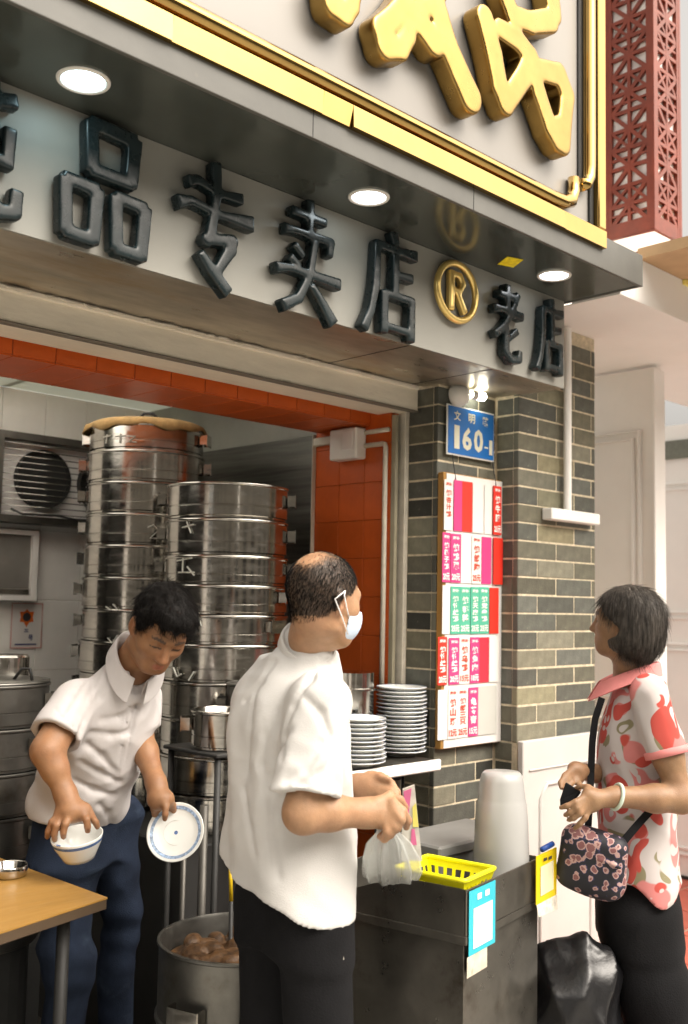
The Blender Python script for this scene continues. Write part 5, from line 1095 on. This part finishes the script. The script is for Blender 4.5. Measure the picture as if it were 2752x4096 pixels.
MB().tube([at(778, 2160, 2.262), at(782, 2185, 2.258), at(775, 2205, 2.258), at(772, 2188, 2.26)], .003, 6).build('belt_key', m_steel, P2, smooth=True)

# bag in his hand: clear film gathered at the fist, hanging on to the counter
def film(name, top, rings, mat, parent=None, n=96, seed=3, close=True):
    r = np.random.default_rng(seed); ph = r.uniform(0, 6.3, 8); k = MB()
    for j, (c_, rx, ry) in enumerate(rings):
        t = j/(len(rings)-1)
        for i in range(n):
            a = 2*math.pi*i/n; pl_ = 1+.16*math.sin(7*a+ph[0]+t*1.2)+.12*math.sin(11*a+ph[1]-t*2)+.08*math.sin(19*a+ph[2])+.05*math.sin(3*a+ph[3]+5*t)
            p = np.array(c_)+RT*rx*pl_*math.cos(a)+BH*ry*pl_*math.sin(a); k.v.append(tuple(p))
    m = len(rings)
    k.f = [(j*n+i, j*n+(i+1) % n, (j+1)*n+(i+1) % n, (j+1)*n+i) for j in range(m-1) for i in range(n)]
    return k.build(name, mat, parent, smooth=True)
def film_mat(name, col, a, rough=.15):
    m = M(name, col, rough=rough, var=.05, vscale=20, spec=.7, bump=.3, bscale=30); t = m.node_tree; b = t.nodes['Principled BSDF']; b.inputs['Alpha'].default_value = a; return m
m_film = film_mat('clear_film', (.72, .74, .72), .42)
o = film('plastic_bag', None, [(at(880, 1868, 2.25), .014, .012), (at(884, 1895, 2.26), .020, .014), (at(884, 1920, 2.28), .040, .026), (at(886, 1955, 2.32), .052, .036), (at(888, 1985, 2.38), .057, .042), (at(888, 2005, 2.43), .054, .044)], m_film)
tag(o, 'clear plastic bag hanging from the fist of the balding man', 'bag')
PK = thing('printed_packet', 'printed pink and yellow packet standing behind the clear bag', 'packet', tuple(at(940, 1960, 2.45)))
def qd(P, name, mat, th=.004): k = MB(); k.quadbox([at(*p) for p in P], B_, th); return k.build(name, mat, PK)
qd([(915, 1962, 2.50), (962, 1962, 2.50), (945, 1790, 2.50), (918, 1800, 2.50)], 'packet_film', M('packet_grey', (.50, .48, .42), rough=.35, var=.2, vscale=30), .012)
qd([(921, 1862, 2.497), (931, 1862, 2.497), (938, 1797, 2.497), (920, 1804, 2.497)], 'pink_print', M('pink_print', (.55, .12, .25), rough=.4, var=.1), .002)
qd([(936, 1926, 2.497), (950, 1926, 2.497), (945, 1890, 2.497), (938, 1890, 2.497)], 'pink_print', bpy.data.materials['pink_print'], .002)
qd([(941, 1885, 2.497), (954, 1885, 2.497), (948, 1830, 2.497), (940, 1840, 2.497)], 'yellow_print', M('yellow_print', (.62, .55, .12), rough=.4, var=.1), .002)

# ------------------------------------------------------------------ the young man bending with bowl and plate
P1 = thing('person', 'young man in a white polo shirt and jeans bending forward with bowl and plate', 'person', (float(at(170, 2000, 2.95)[0]), float(at(170, 2000, 2.95)[1]), .006))
hl, hf, hu = bas(24, 33, 14); hc = at(366, 1434, 2.80); hs = .93
V = Vol(np.min([at(40, 1290, 2.55), at(480, 1290, 2.55), at(40, 1960, 2.55), at(40, 1290, 3.1), at(480, 1960, 3.1), at(40, 1960, 3.1)], 0)-.05, np.max([at(480, 1290, 3.1), at(480, 1290, 2.5), at(40, 1290, 3.1), at(480, 1960, 2.5)], 0)+.05, .0042)
head_prims(V, hc, hl, hf, hu, hs)
nk = at(308, 1514, 2.89); V.op(cap(hc-hu*.06-hf*.030, nk, .054, .062), .03)
tb, tt = at(176, 1850, 2.98), at(252, 1572, 2.88); tu = unit(tt-tb); TL = float(np.linalg.norm(tt-tb)); tf = unit(math.cos(math.radians(28))*BH+math.sin(math.radians(28))*RH); tl = unit(np.cross(tu, tf)); tf = np.cross(tl, tu)
V.op(loft(tb, tu, tl, tf, [(-.02, 0, 0, .11, .085), (TL*.5, 0, 0, .11, .085), (TL*.82, 0, 0, .11, .07), (TL+.02, .02, 0, .045, .045)]), .03)
rs, re, rw = at(172, 1598, 2.80), at(108, 1712, 2.68), at(150, 1812, 2.655); ls, le, lw_ = at(325, 1588, 2.99), at(316, 1668, 2.96), at(356, 1786, 2.83)
limb(V, [rs, re], [.048, .043], .03); limb(V, [re, re*.6+rw*.4, rw], [.039, .0340, .0250], .02); limb(V, [ls, le], [.046, .039], .03); limb(V, [le, le*.6+lw_*.4, lw_], [.038, .034, .0255], .02)
def d4(x, y): return ((150+x*.4464)/DPX, (3150+y*.4464)/DPX)
def a4(x, y, d): return at(*d4(x, y), d)
V.op(cap(rw, a4(300, 210, 2.63), .028, .030), .02); V.op(cap(a4(215, 235, 2.63), a4(400, 225, 2.63), .018, .020), .018); V.op(cap(a4(300, 170, 2.64), a4(420, 200, 2.635), .020, .016), .018)
fingers(V, [[a4(190, 245, 2.625), a4(130, 310, 2.61), a4(98, 390, 2.61), a4(88, 440, 2.62)], [a4(225, 258, 2.62), a4(170, 340, 2.598), a4(152, 415, 2.598), a4(155, 468, 2.608)], [a4(290, 260, 2.615), a4(250, 330, 2.592), a4(232, 400, 2.592), a4(232, 442, 2.600)],
            [a4(405, 235, 2.62), a4(440, 290, 2.605), a4(448, 350, 2.605), a4(450, 388, 2.612)], [a4(420, 190, 2.635), a4(480, 250, 2.63), a4(520, 310, 2.63), a4(536, 352, 2.635)]], .0095, .0078)
V.op(cap(lw_, a4(1100, 110, 2.80), .027, .028), .02); V.op(cap(a4(1050, 110, 2.80), a4(1160, 100, 2.80), .020, .020), .018)
fingers(V, [[a4(1130, 110, 2.785), a4(1150, 180, 2.772), a4(1145, 240, 2.765), a4(1142, 282, 2.768)], [a4(1050, 130, 2.80), a4(1040, 190, 2.81), a4(1050, 240, 2.825), a4(1075, 270, 2.835)], [a4(1075, 140, 2.81), a4(1080, 190, 2.83), a4(1110, 235, 2.845)], [a4(1170, 110, 2.80), a4(1215, 160, 2.815), a4(1225, 215, 2.835), a4(1215, 250, 2.845)], [a4(1150, 120, 2.81), a4(1175, 180, 2.835), a4(1180, 230, 2.85)]], .0092, .0076)
sk1 = (.29, .148, .074)
def col1(Vv):
    C = head_col(Vv, hc, hl, hf, hu, hs, sk1, (.42, .14, .10), stub=.15); d = np.linalg.norm(Vv-at(333, 1739, 2.86)+0, axis=1); return C
net_obj('body', V, SKIN, P1, 1, col1)
# hair
H = Vol(hc-.19, hc+.19, .004); ax3 = np.array([hl, hf, hu])
H.op(ell(hc+hs*(-hf*.014+hu*.036), ax3, np.array((.084, .108, .101))*hs)); H.op(ell(hc+hs*(hf*.050+hu*.092), ax3, np.array((.062, .055, .034))*hs), .03)
def hcut(x, y, z):
    a = ((x-hc[0])*hl[0]+(y-hc[1])*hl[1]+(z-hc[2])*hl[2])/hs; b = ((x-hc[0])*hf[0]+(y-hc[1])*hf[1]+(z-hc[2])*hf[2])/hs; d = ((x-hc[0])*hu[0]+(y-hc[1])*hu[1]+(z-hc[2])*hu[2])/hs
    line = np.interp(b, [-.12, -.06, -.02, .005, .03, .05, .08, .12], [-.05, -.055, -.03, -.012, .004, .055, .060, .062])+.010*np.sin(a*150+b*40)*(b > .03)+.012*np.clip(np.abs(a)-.05, 0, 1)*0
    return (line-d)*.8
H.warp(lambda x, y, z: .0016*np.sin(140*x+90*z+3*np.sin(40*y))+.0014*np.sin(180*y-110*z)+.0012*np.sin(260*z+190*x)); H.cut(hcut); hair1 = net_obj('hair', H, m_hairb, P1, 1)
hairs('hair_strands', hair1, 3800, lambda P: np.ones(len(P)), lambda P: hf*.9-hu*.25+np.outer((P-hc)@hl, hl)*7-hf*0, .024, .22, .0007, m_hairb, P1, 3, 4, .16)
# shirt
S = Vol(np.min([at(30, 1420, 2.65), at(400, 1420, 2.6), at(30, 1920, 3.2), at(30, 1420, 3.2), at(400, 1920, 3.2), at(30, 1920, 2.6)], 0)-.05, np.max([at(400, 1420, 3.2), at(400, 1420, 2.55), at(30, 1420, 3.2), at(400, 1920, 2.6)], 0)+.05, .0055)
S.op(loft(tb, tu, tl, tf, [(-.13, -.006, .0, .150, .118), (0, -.004, .0, .142, .115), (TL*.45, 0, .004, .138, .115), (TL*.70, .004, .0, .148, .112), (TL*.86, .010, -.004, .138, .098), (TL*.97, .02, 0, .108, .084), (TL+.045, .035, .006, .075, .070), (TL+.09, .042, .012, .062, .062)], 2.3))
SL = []
for (sh, el, t_, r0, r1) in ((rs, re, .70, .064, .071), (ls, le, .75, .060, .058)):
    e_ = sh+(el-sh)*t_; ax = unit(el-sh); S.op(sleeve(sh, e_, r0, r1), .045); SL.append((e_-ax*.02, e_+ax*.10, r1-.019))
S.op(cap(nk, hc-hu*.02, .060, .072), 0, 'sub'); S.op(cap(nk+tf*.075-tu*.03, nk+tf*.085+tu*.10, .022, .05), .01, 'sub')
S.warp(folds(.005, 27, 21)); S.warp(folds(.0022, 70, 22)); S.warp(lambda x, y, z: .006*np.sin(46*((x-tb[0])*tu[0]+(y-tb[1])*tu[1]+(z-tb[2])*tu[2])+16*((x-tb[0])*tl[0]+(y-tb[1])*tl[1]))*np.clip(1-((x-tb[0])*tu[0]+(y-tb[1])*tu[1]+(z-tb[2])*tu[2])/TL*1.15, 0, 1))
hA, hB = at(62, 1838, 3.0), at(248, 1898, 2.86); rr = unit((hB-hA)*np.array([1, 1, 0])); L1 = float((hB-hA)@rr)
S.cut(lambda x, y, z: hA[2]+(hB[2]-hA[2])*np.clip(((x-hA[0])*rr[0]+(y-hA[1])*rr[1])/L1, -.4, 1.0)+np.maximum(((x-hA[0])*rr[0]+(y-hA[1])*rr[1])/L1-1, 0)*.25-z)
def c5(x, y): return (x*1.2/DPX, (2160+y*1.2)/DPX)
for ln, r_ in (([(360, 440), (335, 520), (285, 600), (262, 650)], .005), ([(290, 680), (340, 720), (390, 780)], .006), ([(270, 740), (330, 775), (400, 805)], .005), ([(250, 800), (310, 830), (380, 850)], .005), ([(300, 640), (370, 650), (430, 640)], .005), ([(340, 600), (400, 590), (450, 560)], .005), ([(465, 470), (455, 560), (430, 640)], .005),
               ([(280, 470), (240, 520), (215, 570)], .005), ([(320, 450), (300, 520), (270, 580)], .004), ([(330, 880), (360, 910), (370, 950)], .005)): S.crease([c5(*p) for p in ln], r_*.4, .018)
for ln in ([(470, 470), (452, 560), (432, 660), (415, 760)], [(448, 462), (430, 556), (412, 650), (396, 750)]): S.crease([c5(*p) for p in ln], .0012, .006)
S.crease([c5(*p) for p in ((182, 560), (205, 590), (240, 622), (268, 632))], .0012, .006)
for q0, q1, rr_ in SL: S.op(cap(q0, q1, rr_), 0, 'sub')
net_obj('shirt', S, m_shirt, P1, 1)
collar('shirt_collar', nk+tu*.030+tf*.010, tl, unit(tf), unit(tu+tl*.10-tf*.12), .062, .070, m_shirt, P1, h=.046, drop=.070, gap=14, out=.020)
# jeans
T = Vol(np.array([*np.min([at(60, 2000, 2.75)[:2], at(360, 2000, 2.75)[:2], at(60, 2000, 3.3)[:2]], 0)-.14, 0]), np.array([*np.max([at(380, 2000, 3.3)[:2], at(60, 2000, 3.3)[:2], at(380, 2000, 2.75)[:2]], 0)+.14, 1.14]), .008)
T.op(loft(tb-ZU*.04, ZU, unit(tl*np.array([1, 1, 0])), unit(tf*np.array([1, 1, 0])), [(-.10, 0, 0, .138, .108), (.0, 0, 0, .128, .102), (.08, 0, 0, .112, .088)]))
limb(T, [at(172, 1915, 2.95), at(152, 2190, 2.88), np.array([*at(146, 2400, 2.95)[:2], .06])], [.083, .064, .056], .05)
limb(T, [at(262, 1856, 3.02), at(276, 2060, 3.08), np.array([*at(262, 2300, 3.2)[:2], .06])], [.078, .060, .052], .04)
T.warp(folds(.010, 24, 9)); T.warp(lambda x, y, z: .004*np.sin(70*z+10*x)*np.clip(np.abs(z-.55)*-6+1, 0, 1)); T.cut(lambda x, y, z: .03-z+0*x+0*y); net_obj('jeans', T, m_jeans, P1, 1)
for q, dr in ((np.array([*at(146, 2400, 2.95)[:2], .05]), tf), (np.array([*at(262, 2300, 3.2)[:2], .05]), tf)):
    K = Vol(q-.2, q+.2, .007); dr = unit(dr*np.array([1, 1, 0])); K.op(cap(q-dr*.03, q+dr*.08, .036, .030)); K.op(cap(q, q+ZU*.03, .040, .038), .03); K.cut(lambda x, y, z: q[2]-.045-z+0*x+0*y); net_obj('shoe', K, m_shoe, P1, 1)
# bowl in his right hand
bc = a4(352, 425, 2.625); bu = unit(UP*.985+B_*.13-RT*.07+0*FW); bb = a4(352, 632, 2.625); bh = .062
BO = thing('china_bowl', 'white bowl with a blue band held in the hand of the young man', 'bowl', tuple(bc-bu*bh))
MB().lathe(bc-bu*bh, [(.0005, .006), (.030, .007), (.040, .014), (.056, .040), (.0635, bh-.001), (.0655, bh), (.066, bh-.002), (.060, .040), (.0445, .010), (.040, .0005), (.034, .0), (.0005, .002)][::-1], 56, axis=bu).build('bowl', m_china, BO, smooth=True)
k = MB(); k.lathe(bc-bu*bh, [(.06290, .0465), (.06530, .0545)], 56, axis=bu); k.build('blue_band', m_blue, BO, smooth=True)
k = MB(); k.tube([a4(170, 515, 2.557), a4(180, 522, 2.557), a4(195, 520, 2.557), a4(205, 528, 2.557)], .0022, 6); k.build('blue_mark', m_blue, BO)
# plate in his left hand
pc = a4(1242, 405, 2.80); pn = unit(B_*.83+UP*.50-RT*.13)
PL = thing('dessert_plate', 'white plate with blue rim and centre mark held by the young man', 'plate', tuple(pc))
MB().lathe(pc, [(.0005, .0), (.046, .0), (.054, .002), (.077, .0095), (.0800, .0105), (.0800, .0085), (.056, -.001), (.046, -.004), (.0005, -.0035)], 64, axis=pn).build('dish', m_china, PL, smooth=True)
k = MB(); k.lathe(pc, [(.0630, .0057), (.0715, .0085)], 64, axis=pn); k.build('blue_band', M('pale_cobalt_band', (.30, .40, .56), rough=.25, var=.6, vscale=160), PL, smooth=True)
k = MB(); k.lathe(pc+pn*.0008, [(.0005, 0), (.0055, 0)], 8, axis=pn); k.build('centre_mark', m_blue, PL)
k = MB(); k.tube([pc+pn*.0005+RT*.034*math.cos(t)+np.cross(pn, RT)*.034*math.sin(t) for t in np.linspace(0, 6.283, 33)[:-1]], .0005, 4, closed=True); k.build('fine_ring', m_gcard, PL)

# ------------------------------------------------------------------ the woman waiting, in profile
P3 = thing('person', 'woman with bobbed dark hair in a red flowered blouse, waiting in profile', 'person', (float(at(1450, 1700, 3.1)[0]), float(at(1450, 1700, 3.1)[1]), .012))
hl, hf, hu = bas(-118, -6, -2); hc = at(1422, 1420, 3.10); hs = .88
V = Vol(np.min([at(1260, 1310, 2.75), at(1600, 1310, 2.7), at(1260, 1310, 3.4), at(1260, 2050, 2.75), at(1600, 2050, 2.75)], 0)-.05, np.max([at(1600, 1310, 3.4), at(1260, 1310, 3.4), at(1600, 1310, 2.7)], 0)+.05, .0042)
head_prims(V, hc, hl, hf, hu, hs, True)
nk = at(1437, 1545, 3.12); V.op(cap(hc-hu*.06-hf*.020, nk, .046, .052), .03)
bl = unit(np.cross(ZU, math.cos(math.radians(-102))*BH+math.sin(math.radians(-102))*RH)); bf = np.cross(bl, ZU); tc_ = at(1452, 1760, 3.12)
V.op(loft(tc_, ZU, bl, bf, [(-.25, 0, 0, .14, .09), (0, 0, 0, .14, .09), (.16, 0, 0, .14, .08), (.27, 0, 0, .05, .05)]), .03)
ls, le, lw_ = at(1478, 1580, 2.98), at(1552, 1822, 2.90), at(1404, 1816, 2.86); rs, re, rw = at(1470, 1580, 3.27), at(1478, 1790, 3.32), at(1352, 1762, 3.08)
limb(V, [ls, ls*.4+le*.6, le], [.045, .040, .035], .03); limb(V, [le, le*.6+lw_*.4, lw_], [.0385, .0375, .0265], .02); limb(V, [rs, re], [.045, .037], .03); limb(V, [re, re*.5+rw*.5, rw], [.036, .033, .025], .02)
def a5(x, y, d): return at((2200+x*.352)/DPX, (3000+y*.352)/DPX, d)
V.op(cap(lw_, a5(520, 560, 2.845), .026, .026), .02); V.op(cap(a5(430, 500, 2.84), a5(470, 640, 2.84), .017, .017), .02)
fingers(V, [[a5(410, 520, 2.835), a5(290, 590, 2.815), a5(190, 635, 2.815), a5(125, 655, 2.825)], [a5(410, 580, 2.83), a5(310, 660, 2.81), a5(225, 710, 2.815), a5(175, 738, 2.83)], [a5(420, 630, 2.83), a5(345, 720, 2.81), a5(270, 775, 2.815), a5(212, 795, 2.83)],
            [a5(450, 665, 2.835), a5(400, 770, 2.82), a5(340, 840, 2.82), a5(285, 888, 2.83)], [a5(520, 480, 2.85), a5(430, 420, 2.855), a5(345, 412, 2.87), a5(290, 440, 2.89)]], .0088, .0068)
V.op(cap(rw, a5(330, 240, 3.0), .025, .026), .02); V.op(cap(a5(270, 210, 2.99), a5(300, 330, 2.99), .018, .018), .02)
fingers(V, [[a5(260, 210, 2.98), a5(170, 290, 2.955), a5(120, 370, 2.935), a5(130, 430, 2.92)], [a5(270, 260, 2.98), a5(190, 340, 2.95), a5(140, 430, 2.93)], [a5(300, 330, 2.98), a5(340, 400, 2.95), a5(330, 450, 2.925)], [a5(290, 300, 2.98), a5(240, 380, 2.95), a5(200, 440, 2.93)]], .0090, .0070)
sk3 = (.27, .155, .084)
net_obj('body', V, SKIN, P3, 1, lambda Vv: head_col(Vv, hc, hl, hf, hu, hs, sk3, (.35, .15, .11)))
H = Vol(hc-.20, hc+.20, .004); ax3 = np.array([hl, hf, hu])
H.op(ell(hc+hs*(-hf*.020+hu*.034), ax3, np.array((.094, .116, .100))*hs)); H.op(ell(hc+hs*(-hf*.040-hu*.045), ax3, np.array((.098, .098, .085))*hs), .05)
def hloc(x, y, z): return tuple(((x-hc[0])*q[0]+(y-hc[1])*q[1]+(z-hc[2])*q[2])/hs for q in (hl, hf, hu))
def bob(x, y, z):
    a, b, d = hloc(x, y, z); fr = np.interp(d, [-.13, -.095, -.06, -.035, -.015, .02, .06, .09, .13], [.012, .030, .036, -.004, -.012, .046, .082, .10, .10])+.03*np.clip(.055-np.abs(a), 0, 1)*0
    bot = np.interp(b, [-.13, -.05, .05], [-.108, -.118, -.098])
    return np.maximum((b-fr)*.8, (bot-d))
H.cut(bob); H.op(ell(hc+hs*(hl*.0-hf*.01-hu*.12), ax3, np.array((.066, .075, .05))*hs), .01, 'sub')
def strands(x, y, z): a, b, d = hloc(x, y, z); th = np.arctan2(a, b+.03); return .0009*np.sin(th*38+3*np.sin(d*30))+.0008*np.sin(th*71-d*22+1)+.0006*np.sin(th*131+d*35)
H.warp(strands); hair3 = net_obj('hair', H, m_hairg, P3, 1)
hairs('hair_strands', hair3, 3600, lambda P: ((((P-hc)@hu)/hs > -.11) & ~((((P-hc)@hu)/hs < .03) & (((P-hc)@hf)/hs > -.005)))*1., lambda P: np.tile(-hu, (len(P), 1))+np.outer(np.clip(((P-hc)@hu)/hs-.05, 0, 1)*14, -hf*.4+hl*.2), .050, .0, .0006, m_hairg, P3, 5, 5, .045)
# printed blouse
def print_mat():
    m = bpy.data.materials.new('flowered_cotton'); m.use_nodes = True; t = m.node_tree; N, L = t.nodes, t.links; b = N['Principled BSDF']; tc = N.new('ShaderNodeTexCoord')
    wn = N.new('ShaderNodeTexNoise'); wn.inputs['Scale'].default_value = 7; wn.inputs['Detail'].default_value = 1; L.new(tc.outputs['Object'], wn.inputs['Vector'])
    ad = N.new('ShaderNodeMix'); ad.data_type = 'RGBA'; ad.blend_type = 'LINEAR_LIGHT'; ad.inputs[0].default_value = .12; L.new(tc.outputs['Object'], ad.inputs[6]); L.new(wn.outputs['Color'], ad.inputs[7])
    col = None; base = N.new('ShaderNodeRGB'); base.outputs[0].default_value = (.52, .475, .465, 1); col = base.outputs[0]
    for sc, rot, lo, hi, c in ((13, (.3, .5, .2), .28, .31, (.24, .215, .13)), (9, (0, .7, .9), .42, .45, (.56, .20, .19)), (12, (.9, .2, .4), .37, .40, (.46, .075, .06)), (22, (.4, 1.1, .1), .27, .30, (.52, .48, .47))):
        mp = N.new('ShaderNodeMapping'); mp.inputs['Rotation'].default_value = rot; mp.inputs['Scale'].default_value = (1, 1, .62); L.new(ad.outputs[2], mp.inputs[0])
        v = N.new('ShaderNodeTexVoronoi'); v.inputs['Scale'].default_value = sc; L.new(mp.outputs[0], v.inputs['Vector'])
        r = N.new('ShaderNodeMapRange'); r.inputs[1].default_value = lo; r.inputs[2].default_value = hi; r.inputs[3].default_value = 1; r.inputs[4].default_value = 0; L.new(v.outputs['Distance'], r.inputs[0])
        x = N.new('ShaderNodeMix'); x.data_type = 'RGBA'; L.new(r.outputs[0], x.inputs[0]); L.new(col, x.inputs[6]); x.inputs[7].default_value = (*c, 1); col = x.outputs[2]
    L.new(col, b.inputs['Base Color']); b.inputs['Roughness'].default_value = .85; b.inputs['Specular IOR Level'].default_value = .2; return m
m_print = print_mat(); m_pink = M('pink_trim', (.72, .25, .24), rough=.85, var=.06, vscale=14, bump=.2, bscale=300)
S = Vol(np.min([at(1340, 1500, 2.85), at(1590, 1500, 2.8), at(1340, 1500, 3.45), at(1340, 2050, 2.8), at(1590, 2050, 2.8)], 0)-.07, np.max([at(1590, 1500, 3.45), at(1340, 1500, 3.45), at(1590, 1500, 2.8)], 0)+.07, .0055)
S.op(loft(tc_, ZU, bl, bf, [(-.36, 0, -.004, .172, .118), (-.18, 0, .0, .165, .118), (0, 0, .004, .160, .116), (.12, 0, .006, .165, .108), (.19, 0, -.002, .150, .092), (.245, 0, -.004, .105, .075), (.295, 0, .0, .060, .062)], 2.3))
SL = []
for (sh, el, t_, r0, r1) in ((ls, le, .56, .054, .058), (rs, re, .60, .052, .054)):
    e_ = sh+(el-sh)*t_; ax = unit(el-sh); S.op(sleeve(sh, e_, r0, r1), .04); SL.append((e_-ax*.02, e_+ax*.10, r1-.018))
S.op(cap(nk, hc-hu*.02, .056, .066), 0, 'sub'); S.op(cap(nk+bf*.06-ZU*.06, nk+bf*.09+ZU*.10, .02, .05), .01, 'sub'); S.warp(folds(.0065, 26, 31)); S.warp(folds(.003, 60, 32))
def hem3(x, y, z): b = (x-tc_[0])*bf[0]+(y-tc_[1])*bf[1]; return tc_[2]-.325+.03*np.sin(b*34+.4)-.10*np.clip(-b-.02, 0, .1)-z
S.cut(hem3)
for q0, q1, rr_ in SL: S.op(cap(q0, q1, rr_), 0, 'sub')
net_obj('blouse', S, m_print, P3, 1)
# pink sleeve band and collar
for (sh, el, t_, r1) in ((ls, le, .56, .0600),):
    e_ = sh+(el-sh)*t_; ax = unit(el-sh); MB().lathe(e_+ax*.010, [(r1+.001, -.020), (r1+.0035, -.018), (r1+.0035, .001), (r1-.006, .002)], 44, axis=ax).build('sleeve_band', m_pink, P3, smooth=True)
collar('blouse_collar', nk+ZU*.012+bf*.004, bl, unit(bf), unit(ZU-bf*.32), .062, .072, m_pink, P3, h=.045, drop=.070, gap=20, out=.026)
# trousers
T = Vol(np.array([*np.min([at(1330, 2000, 2.85)[:2], at(1620, 2000, 2.8)[:2], at(1330, 2000, 3.45)[:2]], 0)-.1, 0]), np.array([*np.max([at(1620, 2000, 3.45)[:2], at(1330, 2000, 3.45)[:2], at(1620, 2000, 2.8)[:2]], 0)+.1, 1.02]), .009)
hp = at(1452, 2010, 3.12); T.op(loft(hp, ZU, bl, bf, [(-.16, 0, -.01, .165, .125), (0, 0, 0, .155, .118), (.12, 0, 0, .145, .110)]))
for e, dx_ in ((-1, .0), (1, -.03)):
    h0 = hp+bl*e*.082-ZU*.08+bf*.005; kn = np.array([*(h0+bl*e*.008+bf*(-.015+dx_))[:2], .44]); an = np.array([*(kn+bf*(-.03+dx_))[:2], .06]); limb(T, [h0, kn, an], [.108, .098, .092], .05); T.op(cap(an-ZU*.025+bf*.02, an-ZU*.028+bf*.13, .034, .028), .02)
T.warp(folds(.005, 18, 15)); T.cut(lambda x, y, z: .013-z+0*x+0*y); net_obj('trousers', T, m_trous, P3, 1)
# bracelet
ax = unit(lw_-le); cb = lw_-ax*.002; o = MB(); u_ = unit(np.cross(ax, ZU)); w_ = np.cross(ax, u_)
o.tube([cb+.034*(math.cos(t)*u_+math.sin(t)*w_)+ax*.008*math.sin(t) for t in np.linspace(0, 6.283, 33)[:-1]], .0055, 10, closed=True); o.build('jade_bracelet', M('pale_jade', (.52, .62, .52), rough=.15, var=.15, vscale=30, coat=.4), P3, smooth=True)
# purse in her hands
PH = MB(); k_ = [a5(175, 360, 2.90), a5(345, 470, 2.87), a5(240, 600, 2.86), a5(112, 640, 2.88), a5(108, 560, 2.89)]; n_ = unit(np.cross(k_[1]-k_[0], k_[3]-k_[0])); n_ = n_ if n_@B_ > 0 else -n_
PH.add(k_+[q-n_*.016 for q in k_], [(0, 1, 2, 3, 4), (9, 8, 7, 6, 5)]+[(i, 5+i, 5+(i+1) % 5, (i+1) % 5) for i in range(5)]); o = PH.build('black_purse', m_trous, bevel=.004); tag(o, 'small black purse held in both hands of the woman', 'purse')
# shoulder bag
def flower_mat():
    m = bpy.data.materials.new('flowered_navy'); m.use_nodes = True; t = m.node_tree; N, L = t.nodes, t.links; b = N['Principled BSDF']; tc = N.new('ShaderNodeTexCoord'); v = N.new('ShaderNodeTexVoronoi'); v.inputs['Scale'].default_value = 42; L.new(tc.outputs['Object'], v.inputs['Vector'])
    n = N.new('ShaderNodeTexNoise'); n.inputs['Scale'].default_value = 75; L.new(tc.outputs['Object'], n.inputs['Vector']); n2 = N.new('ShaderNodeTexNoise'); n2.inputs['Scale'].default_value = 11; L.new(tc.outputs['Object'], n2.inputs['Vector'])
    ad = N.new('ShaderNodeMath'); ad.operation = 'MULTIPLY_ADD'; ad.inputs[1].default_value = .55; L.new(n.outputs['Fac'], ad.inputs[0]); L.new(v.outputs['Distance'], ad.inputs[2])
    sb = N.new('ShaderNodeMath'); sb.operation = 'MULTIPLY_ADD'; sb.inputs[1].default_value = -1.1; L.new(n2.outputs['Fac'], sb.inputs[0]); L.new(ad.outputs[0], sb.inputs[2])
    r = N.new('ShaderNodeValToRGB'); L.new(sb.outputs[0], r.inputs[0]); e = r.color_ramp.elements; e[0].position = .02; e[0].color = (.20, .08, .08, 1); e[1].position = .26; e[1].color = (.008, .008, .014, 1)
    for p, c in ((.06, (.46, .30, .26, 1)), (.15, (.42, .26, .24, 1)), (.19, (.03, .03, .10, 1))): q = e.new(p); q.color = c
    L.new(r.outputs[0], b.inputs['Base Color']); b.inputs['Roughness'].default_value = .6; return m
sbg = thing('shoulder_bag', 'dark flowered shoulder bag hanging at the front of the woman', 'bag', tuple(at(1350, 2030, 2.88)))
K = Vol(at(1350, 1960, 2.88)-.18, at(1350, 1960, 2.88)+.18, .0055); cB = at(1350, 1962, 2.88); aB = np.array(bas(-22, 0, 10))
def rbox(c, ax, r, rad):
    def f(x, y, z):
        q = [np.abs((x-c[0])*ax[i][0]+(y-c[1])*ax[i][1]+(z-c[2])*ax[i][2])-r[i]+rad for i in range(3)]
        return np.sqrt(sum(np.maximum(v, 0)**2 for v in q))+np.minimum(np.maximum(np.maximum(q[0], q[1]), q[2]), 0)-rad
    R = np.sqrt(((np.array(ax)*np.array(r)[:, None])**2).sum(0))+.001; return f, c-R, c+R
K.op(rbox(cB, aB, (.094, .042, .090), .038)); K.op(ell(cB-aB[2]*.045+aB[0]*.01, aB, (.085, .046, .055)), .02); K.warp(folds(.003, 34, 41))
K.op(cap(cB-aB[0]*.085+aB[1]*.030+aB[2]*.035, cB+aB[0]*.08+aB[1]*.046+aB[2]*.02, .006), .004); net_obj('pouch', K, flower_mat(), sbg, 1)
MB().tube([cB-aB[0]*.07+aB[2]*.066+aB[1]*.02, cB+aB[0]*.0+aB[2]*.082+aB[1]*.02, cB+aB[0]*.075+aB[2]*.060+aB[1]*.02], .006, 8).build('zip_band', m_trous, sbg, smooth=True)
def strap(pts, wd=.011): 
    k = MB(); P = [np.array(p) for p in pts]; 
    for i, p in enumerate(P):
        t = unit(P[min(i+1, len(P)-1)]-P[max(i-1, 0)]); s = unit(np.cross(t, B_)); 
        for a, b in ((-1, -.0015), (1, -.0015), (1, .0015), (-1, .0015)): k.v.append(tuple(p+s*a*wd+B_*b))
    k.f = [(i*4+j, i*4+(j+1) % 4, (i+1)*4+(j+1) % 4, (i+1)*4+j) for i in range(len(P)-1) for j in range(4)]; return k.build('strap', m_trous, sbg)
strap([at(1421, 1918, 2.86), at(1440, 1895, 2.87), at(1460, 1872, 2.89), at(1482, 1848, 2.91), at(1500, 1822, 2.95)])
strap([at(1340, 1888, 2.90), at(1344, 1830, 2.95), at(1347, 1760, 3.0), at(1350, 1690, 3.02), at(1356, 1640, 3.04), at(1372, 1590, 3.05)], .010)
